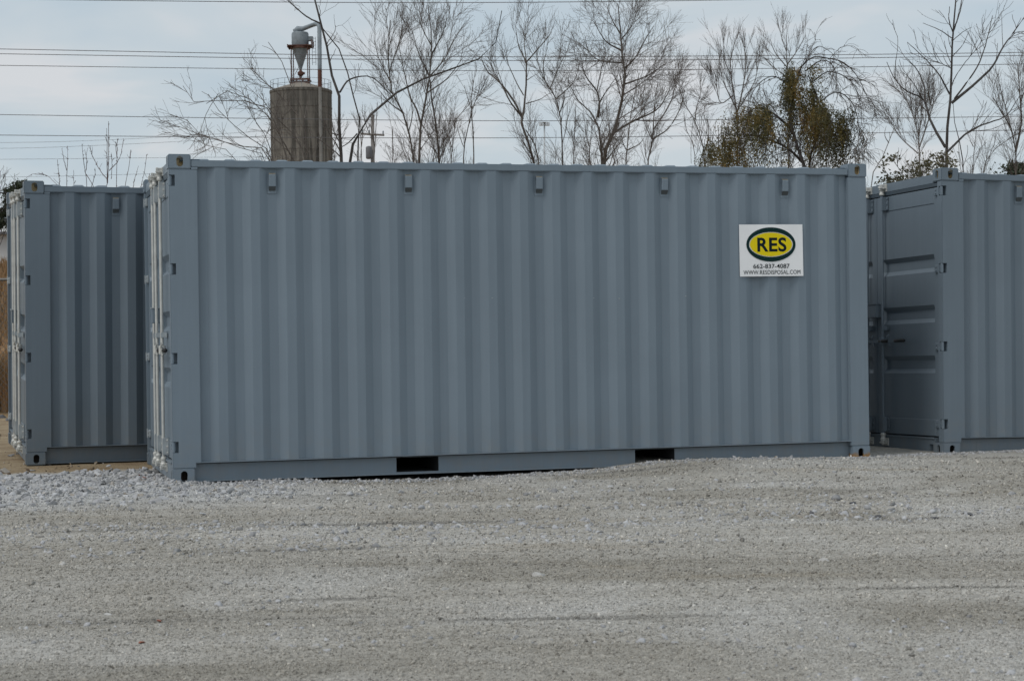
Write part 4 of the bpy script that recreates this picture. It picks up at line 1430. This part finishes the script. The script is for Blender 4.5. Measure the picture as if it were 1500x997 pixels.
# pruned shrub behind the left container: straight budded shoots
tree('bare_shrub', 'shrub of upright budded shoots showing above the left container', 150, 23,
     [([(150, 300), (158, 262), (159, 178)], 1.90, 0.95, True), ([(157, 268), (157, 230), (156.5, 189)], 1.50, 0.88, False), ([(157, 263), (147, 250), (136, 230), (132, 214)], 1.36, 0.82, False),
      ([(160, 250), (172, 237), (178, 222), (181, 203)], 1.36, 0.82, False), ([(170, 290), (171, 240), (172, 204)], 1.50, 0.88, True), ([(171, 230), (170, 215), (173.5, 203)], 1.09, 0.75, False), ([(128, 285), (124, 245), (120, 211)], 1.63, 0.88, True),
      ([(126, 250), (127, 235), (124, 219)], 1.22, 0.82, False), ([(126, 255), (134, 268), (140, 280)], 1.36, 0.88, False), ([(99, 290), (99, 245), (99, 214)], 1.50, 0.88, True), ([(98, 250), (94, 235), (90.5, 218)], 1.16, 0.75, False),
      ([(88, 285), (86, 255), (84, 234)], 1.36, 0.82, True), ([(182, 285), (188, 250), (192, 220)], 1.50, 0.82, True), ([(205, 290), (211, 255), (215, 226)], 1.36, 0.75, True), ([(194, 280), (198, 260), (203, 243)], 1.09, 0.68, False),
      ([(134, 275), (139, 256), (139, 246)], 1.09, 0.68, False), ([(163, 262), (164, 240), (163, 224)], 1.09, 0.68, False), ([(85, 272), (70, 258), (56, 254), (42, 258), (33, 268)], 0.82, 0.54, False), ([(108, 285), (108, 262), (108, 249)], 1.02, 0.68, False), ([(219, 290), (219, 265), (219, 254)], 1.02, 0.68, False)],
     MT['shoot'], 40, None, .0026, ((420, .015, .05), (60, .04, .16)), (.5, 1.0), .12, .1, depth=.9, cat='shrub', t0=.3)


def broad_leaves(blobs, dist, size, mat, strands=False):
    def f(root, b0, P0, P, r):
        pos = []
        for u, v, ru, rv_, n in blobs:
            q = np.array([at(u + a * ru, v + b_ * rv_, dist + c * ru * dist / CAM_F) for a, b_, c in r.normal(0, .5, (n, 3))]); pos.append(q)
        pos = np.concatenate(pos)
        V_, F_ = leaf_cards(pos, r.uniform(size[0], size[1], len(pos)), r, 2.0, .2)
        obj('foliage', mesh_arrays('foliage', V_ - b0, F_), mat, root)
    return f


tree('evergreen_shrub', 'loose olive evergreen shrub behind the door corner of the right container', 1355, 25,
     [([(1345, 290), (1350, 250), (1362, 225)], 3, 1.2, True), ([(1330, 290), (1322, 255), (1306, 232)], 2.6, 1.1, True), ([(1360, 290), (1376, 240), (1384, 222)], 2.6, 1.1, True), ([(1338, 290), (1335, 250), (1340, 232)], 2.4, 1.1, True), ([(1318, 290), (1300, 256), (1290, 240)], 2, 1, True)],
     MT['bark'], 41, None, .0035, ((40, .15, .5), (120, .1, .3)), (.4, .9), .05, .14, cat='shrub',
     extra=broad_leaves([(1362, 240, 28, 14, 130), (1375, 228, 14, 9, 50), (1340, 248, 26, 11, 95), (1318, 259, 20, 9, 65), (1306, 232, 12, 9, 40), (1296, 240, 8, 8, 20), (1300, 264, 14, 8, 60), (1350, 270, 60, 12, 400), (1384, 242, 18, 14, 110)], 25, (.032, .065), MT['leaf_green']))
tree('evergreen_tree', 'dark green conifer beyond the fence behind the left container', -5, 78,
     [([(-4, 330), (-4, 300), (-3, 262)], 4, 1.4, True), ([(-4, 310), (14, 296), (24, 280)], 2, 1.0, False), ([(-4, 325), (15, 320), (30, 322)], 2, 1.0, False), ([(-4, 318), (-24, 300), (-34, 285)], 2, 1.0, False)],
     MT['bark_dark'], 42, None, .008, ((40, .5, 1.5), (120, .3, .8)), (.5, 1.0), .05, .15, cat='tree',
     extra=broad_leaves([(22, 284, 15, 11, 800), (30, 270, 9, 5, 260), (12, 298, 8, 7, 140), (4, 314, 8, 6, 240), (0, 328, 10, 6, 260), (-14, 290, 12, 10, 400), (-34, 312, 14, 12, 600)], 78, (.08, .19), MT['needle']))
tree('evergreen_bush', 'small round evergreen peeping over the right container at the picture edge', 1492, 60,
     [([(1490, 300), (1490, 265), (1488, 246)], 3, 1.2, True)], MT['bark_dark'], 43, None, .008, ((12, .3, .8), (40, .2, .5)), (.5, 1.0), .05, .15, cat='bush',
     extra=broad_leaves([(1488, 246, 14, 6, 700), (1496, 252, 18, 8, 700), (1484, 275, 34, 24, 800)], 60, (.07, .15), MT['needle']))

# ------------------------------------------------------------------ silo with cyclone
SD = 175.0
SP = SD / CAM_F
so = at(441, 150, SD); so[2] = 0
yaw = math.atan2(-RT[1], RT[0])
silo = thing('silo', tuple(so), 'stained grey concrete silo with a steel dust cyclone on its roof', 'silo', None, (0, 0, -yaw))


def zz(v): return CAM_C[2] + (498.2 - v) * SP


def xx(u): return (u - 441) * SP


def concrete():
    m = Mat('stained_concrete', 0.95, 0, 0.2)
    p = m.pos(obj=True)
    col = m.mix(m.ramp(m.noise(m.pos((2.6, 2.6, 0.16), obj=True), 1.0, 6, 0.7), [(0.43, 0.0), (0.57, 1.0)]), (0.065, 0.061, 0.054), (0.235, 0.218, 0.19))
    sp_ = m.n('ShaderNodeSeparateXYZ'); m.l(p, sp_.inputs[0])
    zn = m.math('ADD', sp_.outputs[2], m.math('MULTIPLY', m.noise(m.pos((1.4, 1.4, 0.25), obj=True), 1.0, 4, 0.6), -7.0))
    mr = m.n('ShaderNodeMapRange'); mr.inputs[1].default_value = 12.5; mr.inputs[2].default_value = 22.5
    m.l(zn, mr.inputs[0])
    col = m.mix(m.math('MULTIPLY', mr.outputs[0], 0.6), col, (0.115, 0.11, 0.10))
    ring = m.n('ShaderNodeTexWave', bands_direction='Z'); ring.inputs['Scale'].default_value = 0.26; ring.inputs['Distortion'].default_value = 0.6
    m.l(p, ring.inputs[0])
    col = m.mix(0.5, col, m.ramp(ring.outputs[1], [(0.0, 0.78), (0.12, 1.0)]), 'MULTIPLY')
    m.color(col)
    return m.m


MT['concrete'] = concrete()
MT['cyc'] = plain('weathered_sheet_steel', (0.21, 0.245, 0.27), 0.6, 0.1, 0.5, 0.25, 1.5)
MT['rust'] = plain('rusty_steel', (0.115, 0.058, 0.045), 0.85, 0.1, 0.3, 0.3, 3)
MT['roofdust'] = plain('dusty_silo_roof', (0.25, 0.22, 0.185), 0.9, 0, 0.3, 0.2, 1)
RS = 45 * SP
ztop = zz(134)


def S(name, b, mat, parent=None, sm=True):
    me = b.mesh(name)
    if sm: smooth_by_angle(me, .7)
    return obj(name, me, MT[mat], parent or silo)


S('wall', MB().lathe([(RS, -.5), (RS, ztop - .25), (RS + .05, ztop - .22), (RS + .05, ztop)], 56), 'concrete')
for k in range(8):
    zb = ztop - 1.7 - k * 2.05
    S('hoop', MB().lathe([(RS + .003, zb - .06), (RS + .03, zb - .05), (RS + .03, zb + .05), (RS + .003, zb + .06)], 56), 'concrete')
S('roof', MB().lathe([(RS + .02, ztop + .02), (RS - .1, ztop + .08), (1.1, zz(124)), (1.0, zz(123))], 40), 'roofdust')
for k in range(22):
    a = 2 * math.pi * k / 22
    c, s = math.cos(a) * (RS - .05), math.sin(a) * (RS - .05)
    S('rail_post', MB().tube([(c, s, ztop), (c, s, ztop + .95)], .022, 5), 'cyc')
b = MB()
for zr in (.5, .95):
    b.tube([(math.cos(2 * math.pi * k / 44) * (RS - .05), math.sin(2 * math.pi * k / 44) * (RS - .05), ztop + zr) for k in range(45)], .018, 4, caps=False)
S('railing', b, 'cyc')
cyc = S('cyclone', MB().lathe([(.10, zz(103)), (.80, zz(71)), (.83, zz(70)), (.83, zz(50)), (.76, zz(48)), (.35, zz(47))], 32), 'cyc')
S('band', MB().lathe([(.84, zz(72)), (.98, zz(72)), (.98, zz(69.5)), (.84, zz(69.5))], 32), 'rust', cyc)
S('valve', MB().lathe([(.12, zz(117)), (.14, zz(112)), (.30, zz(110)), (.30, zz(106)), (.14, zz(104.5)), (.12, zz(102.5))], 16).tube([(0, -.1, zz(108)), (.42, -.15, zz(108))], .12, 8), 'rust', cyc)
S('platform', MB().box(xx(424), xx(459), -.95, .95, zz(69.2), zz(67.8)), 'rust', None, False)
for sx in (-.78, .78):
    for sy in (-.78, .78):
        S('leg', MB().tube([(sx, sy, zz(126)), (sx, sy, zz(68))], .055, 6), 'rust')
b = MB()
for zv in (118, 124):
    for q in (-.85, .85):
        b.box(-.95, .95, q - .07, q + .07, zz(zv) - .09, zz(zv) + .09); b.box(q - .0699, q + .0699, -.78, .78, zz(zv) - .0895, zz(zv) + .0895)
for sx in (-.88, -.3, .3, .88):
    b.box(sx - .06, sx + .06, -.88, -.80, zz(130), zz(117))
S('support_frame', b, 'rust', None, False)
b = MB(); b.box(.78, xx(460), -.3, .3, zz(60.5), zz(54.5)); S('inlet', b, 'cyc', cyc, False)
pipe = S('duct', MB().tube([(xx(436), 0, zz(48)), (xx(435), 0, zz(45.5)), (xx(438), 0, zz(43)), (xx(446), -.2, zz(43)), (xx(457), -.7, zz(40.5)), (xx(466), -1.2, zz(39)), (xx(471), -1.6, zz(41)), (xx(472.3), -1.8, zz(46)), (xx(472.4), -2.1, zz(107))],
           [.30, .32, .31, .23, .205, .205, .205, .205, .205], 14), 'cyc')
S('rusty_section', MB().tube([(xx(472.4), -2.1, zz(107)), (xx(472.4), -2.15, zz(134))], .208, 14), 'rust', pipe)
MT['duct_low'] = plain('painted_duct', (0.24, 0.235, 0.22), 0.7, 0, 0.4, 0.2, 1)
S('lower_section', MB().tube([(xx(472.4), -2.25, zz(133)), (xx(472.4), -2.3, 1.0)], .172, 14), 'duct_low', pipe)
b = MB()
for u in (460, 465): b.tube([(xx(u), -.9, zz(98)), (xx(u), -.9, zz(57))], .025, 5)
for v in np.arange(59, 98, 5.0): b.tube([(xx(460), -.9, zz(v)), (xx(465), -.9, zz(v))], .018, 4)
S('ladder', b, 'cyc')
b = MB()
for u, v0, v1 in ((424, 67, 71), (459, 60, 68)): b.box(xx(u) - .05, xx(u) + .05, -.9, .9, zz(v1), zz(v0))
S('bracket', b, 'rust', None, False)

# ------------------------------------------------------------------ pole, mast, wires
MT['wood'] = bark('weathered_pole_wood', (0.17, 0.155, 0.145), (0.26, 0.24, 0.225))
MT['wire'] = plain('weathered_wire', (0.13, 0.13, 0.14), 0.6)
MT['mast'] = plain('pale_galvanised_mast', (0.50, 0.53, 0.55), 0.6, 0.0)


def local(root, u, v, d):
    p = at(u, v, d); return tuple(p - np.array(root.location))


pb = at(546, 500, 105); pb[2] = BANK - .05
pole = thing('utility_pole', tuple(pb), 'wooden utility pole with one crossarm right of the silo, among the twigs', 'pole')
obj('post', MB().tube([(0, 0, -.3), local(pole, 546, 168, 105)], [.14, .10], 9).mesh('post', sm=True), MT['wood'], pole)
a0, a1 = local(pole, 529, 196, 104.8), local(pole, 563, 198, 104.8)
obj('crossarm', MB().tube([a0, a1], .06, 4).mesh('crossarm'), MT['wood'], pole)
for t in (.05, .35, .95):
    q = Vector(a0).lerp(Vector(a1), t)
    obj('insulator', MB().lathe([(.03, 0), (.05, .05), (.03, .10), (.05, .15), (.02, .2)], 8).mesh('insulator'), MT['cyc'], pole).location = q + Vector((0, 0, .05))
tq = local(pole, 540.5, 224, 104.7)
obj('transformer', MB().lathe([(.16, -.35), (.19, -.3), (.19, .3), (.15, .36), (.05, .4)], 12).mesh('transformer', sm=True), MT['wire'], pole).location = tq

mb_ = at(798, 500, 185); mb_[2] = BANK - .05
mast = thing('light_mast', tuple(mb_), 'pale floodlight mast far away behind the bare trees', 'light pole')
obj('post', MB().tube([(0, 0, -.3), local(mast, 797.5, 180, 185)], [.17, .075], 10).mesh('post', sm=True), MT['mast'], mast)
obj('ring', MB().box(-.34, .34, -.3, .3, -.03, .03).mesh('ring'), MT['mast'], mast).location = local(mast, 797.5, 179.5, 185)
for u in (791.5, 794.5, 800.5, 803.5):
    o = obj('floodlight', MB().prism([(-.2, -.16), (.2, -.16), (.12, .2), (-.12, .2)], -.085, .085, 0).mesh('floodlight', .02, 1), MT['mast'], mast)
    o.location = local(mast, u, 182, 184.8)

WIRES = [('highest', 62, [(-350, -6), (220, 1.5), (620, 4.2), (1000, 1.2), (1500, -8), (1900, -18)], .013),
         ('upper of a close pair', 60, [(-350, 66), (0, 72), (600, 82.5), (1000, 82.5), (1500, 77), (1900, 70)], .012),
         ('lower of a close pair', 60, [(-350, 73.5), (0, 79), (600, 88), (1000, 88), (1500, 81.5), (1900, 75)], .012),
         ('single, just below the close pair', 60, [(-350, 91), (0, 96), (600, 103.3), (1000, 102.2), (1500, 94), (1900, 87)], .011),
         ('upper', 58, [(-350, 162), (0, 168), (600, 176.3), (1000, 176.2), (1500, 170.5), (1900, 163)], .011),
         ('lower', 58, [(-350, 193), (0, 198), (600, 202.2), (1000, 199.5), (1500, 190.5), (1900, 182)], .011)]
WL = ['overhead wire running along the very top edge of the sky', 'upper wire of the close pair crossing the silo cyclone', 'lower wire of the close pair crossing the silo cyclone', 'single wire crossing the sky just below the close pair',
      'wire crossing the silo wall above the lowest dark one', 'lowest dark wire crossing just above the container roofs']
for (nm, d_, pts, rad), lab in zip(WIRES, WL):
    P = resample([at(u, v, d_) for u, v in pts], 60)
    w = thing('overhead_wire', tuple(P[0]), lab, 'wire', 'overhead wires crossing the sky')
    obj('cable', MB().tube([tuple(p - P[0]) for p in P], rad, 6).mesh('cable', sm=True), MT['wire'], w)
FW2 = [('faint wire sagging left of the silo, uppermost of the faint ones', [(-350, 210), (0, 209), (120, 206.5), (260, 200), (420, 190)]), ('faint wire sagging left of the silo, second of the faint ones', [(-350, 220), (0, 217.5), (120, 214), (260, 207.5), (420, 197)]),
       ('faint wire above the left container shoots, third of the faint ones', [(-350, 235), (0, 233.5), (250, 231), (500, 229)]), ('faint wire just above the left container roof', [(-350, 262), (0, 259.5), (250, 254), (500, 247)])]
for lab, pts in FW2:
    P = resample([at(u, v, 120) for u, v in pts], 24)
    w = thing('overhead_wire', tuple(P[0]), lab, 'wire', 'faint far wires at the left')
    obj('cable', MB().tube([tuple(p - P[0]) for p in P], .010, 5).mesh('cable', sm=True), MT['wire'], w)
P = resample([at(u, v, 48) for u, v in [(-300, 280), (0, 282.3), (200, 284), (420, 285)]], 14)
w = thing('overhead_wire', tuple(P[0]), 'thick black cable ending behind the left container at the picture edge', 'wire')
obj('cable', MB().tube([tuple(p - P[0]) for p in P], .018, 6).mesh('cable', sm=True), MT['rubber'], w)

# ------------------------------------------------------------------ fence, far building, dry grass
FD = 29.0
f0, f1 = at(-260, 500, FD), at(330, 500, FD)
f0[2] = f1[2] = 0
fl = float(np.linalg.norm(f1 - f0))
fence = thing('chain_link_fence', tuple(f0), 'chain-link fence seen past the left container at the picture edge', 'fence', None, (0, 0, math.atan2(f1[1] - f0[1], f1[0] - f0[0])))
MT['fence'] = plain('weathered_fence_wire', (0.17, 0.165, 0.155), 0.6, 0.4)
fh = 2.16
npost = int(fl / 3.0) + 1
for k in range(npost):
    x = k * 3.0 + .55
    obj('post', MB().tube([(x, .04, -.1), (x, .04, fh + .03)], .03, 8).mesh('post', sm=True), MT['fence'], fence)
obj('top_rail', MB().tube([(0, .02, fh), (fl, .02, fh)], .024, 8).mesh('top_rail', sm=True), MT['fence'], fence)
P = []
for x in np.arange(-fh, fl, .095):
    for s in (1, -1):
        a, b_ = (x, 0.0), (x + fh, fh)
        za, zb = max(0, -x), min(fh, fl - x)
        if zb - za < .1: continue
        p0 = np.array([x + za, 0, za]); p1 = np.array([x + zb, 0, zb])
        if s < 0: p0[2] = fh - p0[2]; p1[2] = fh - p1[2]; p0[1] = p1[1] = .008
        P.append(np.stack([p0, p1]))
P = np.array(P)
obj('wire_mesh', mesh_arrays('wire_mesh', *tubes(P, np.full(P.shape[:2], .0032), 3)), MT['fence'], fence, kind='stuff')

# dry broomsedge along and behind the fence
n = 62000
r = np.random.default_rng(91)
dd = np.where(r.uniform(0, 1, n) < .55, FD + .4 + r.exponential(2.2, n), r.uniform(34, 64, n))
uf = (r.uniform(-520, 260, n) - 750) / CAM_F
px = CAM_C[0] + FW[0] * dd + RT[0] * uf * dd; py = CAM_C[1] + FW[1] * dd + RT[1] * uf * dd
pz = BANK * sstep(40, 62, dd) - .02
L = r.uniform(.35, 1.0, n) * np.where(dd > 33, .62, 1.0)
base = np.stack([px, py, pz], -1)
tip = base + np.stack([r.normal(0, .22, n) * L, r.normal(0, .22, n) * L, L], -1)
sd = np.stack([RT[0] * np.ones(n), RT[1] * np.ones(n), np.zeros(n)], -1) * (.010 + .00035 * dd)[:, None]
V_ = np.stack([base - sd, base + sd, tip], 1).reshape(-1, 3)
MT['straw'] = leaf_material('dry_broomsedge', [(0.0, (0.13, 0.09, 0.05)), (0.4, (0.27, 0.17, 0.085)), (0.75, (0.38, 0.225, 0.11)), (1.0, (0.42, 0.32, 0.19))])
obj('dry_grass', mesh_arrays('dry_grass', V_, np.arange(n * 3).reshape(n, 3)), MT['straw'], None, kind='stuff', label='tall dry orange brown grass beyond the chain-link fence', category='grass')

BD = 95.0
b0 = at(-330, 500, BD); b0[2] = BANK - .1
bld = thing('warehouse', tuple(b0), 'pale low building beyond the dry grass at the left picture edge', 'building', None, (0, 0, -yaw))
MT['pale_wall'] = plain('pale_metal_siding', (0.50, 0.51, 0.52), 0.6, 0, 0.4, 0.06, 0.6)
MT['pale_roof'] = plain('pale_metal_roof', (0.56, 0.55, 0.52), 0.5, 0.2, 0.4, 0.08, 0.6)
MT['glass'] = plain('dark_window_glass', (0.03, 0.04, 0.05), 0.1)
bl = 345 * BD / CAM_F + 14
zr = CAM_C[2] + (504 - 340) / CAM_F * BD - BANK
zt = CAM_C[2] + (504 - 328) / CAM_F * (BD + 4) - BANK
obj('wall', MB().box(0, bl, 0, 10, -.5, zr).mesh('wall'), MT['pale_wall'], bld)
obj('roof', MB().prism([(-.35, zr + .02), (5, zt + .3), (10.35, zr + .02), (10.35, zr + .12), (5, zt + .42), (-.35, zr + .12)], -.3, bl + .3, 0).mesh('roof'), MT['pale_roof'], bld)
obj('gutter', MB().box(-.3, bl + .3, -.44, -.36, zr - .02, zr + .12).mesh('gutter'), MT['wire'], bld)
for k in range(int(bl / 4)):
    wd = obj('window', MB().box(1.2 + k * 4, 2.6 + k * 4, -.05, .0, .9, 2.0).mesh('window'), MT['pale_roof'], bld)
    obj('pane', MB().box(1.27 + k * 4, 2.53 + k * 4, -.06, -.045, .97, 1.93).mesh('pane'), MT['glass'], wd)
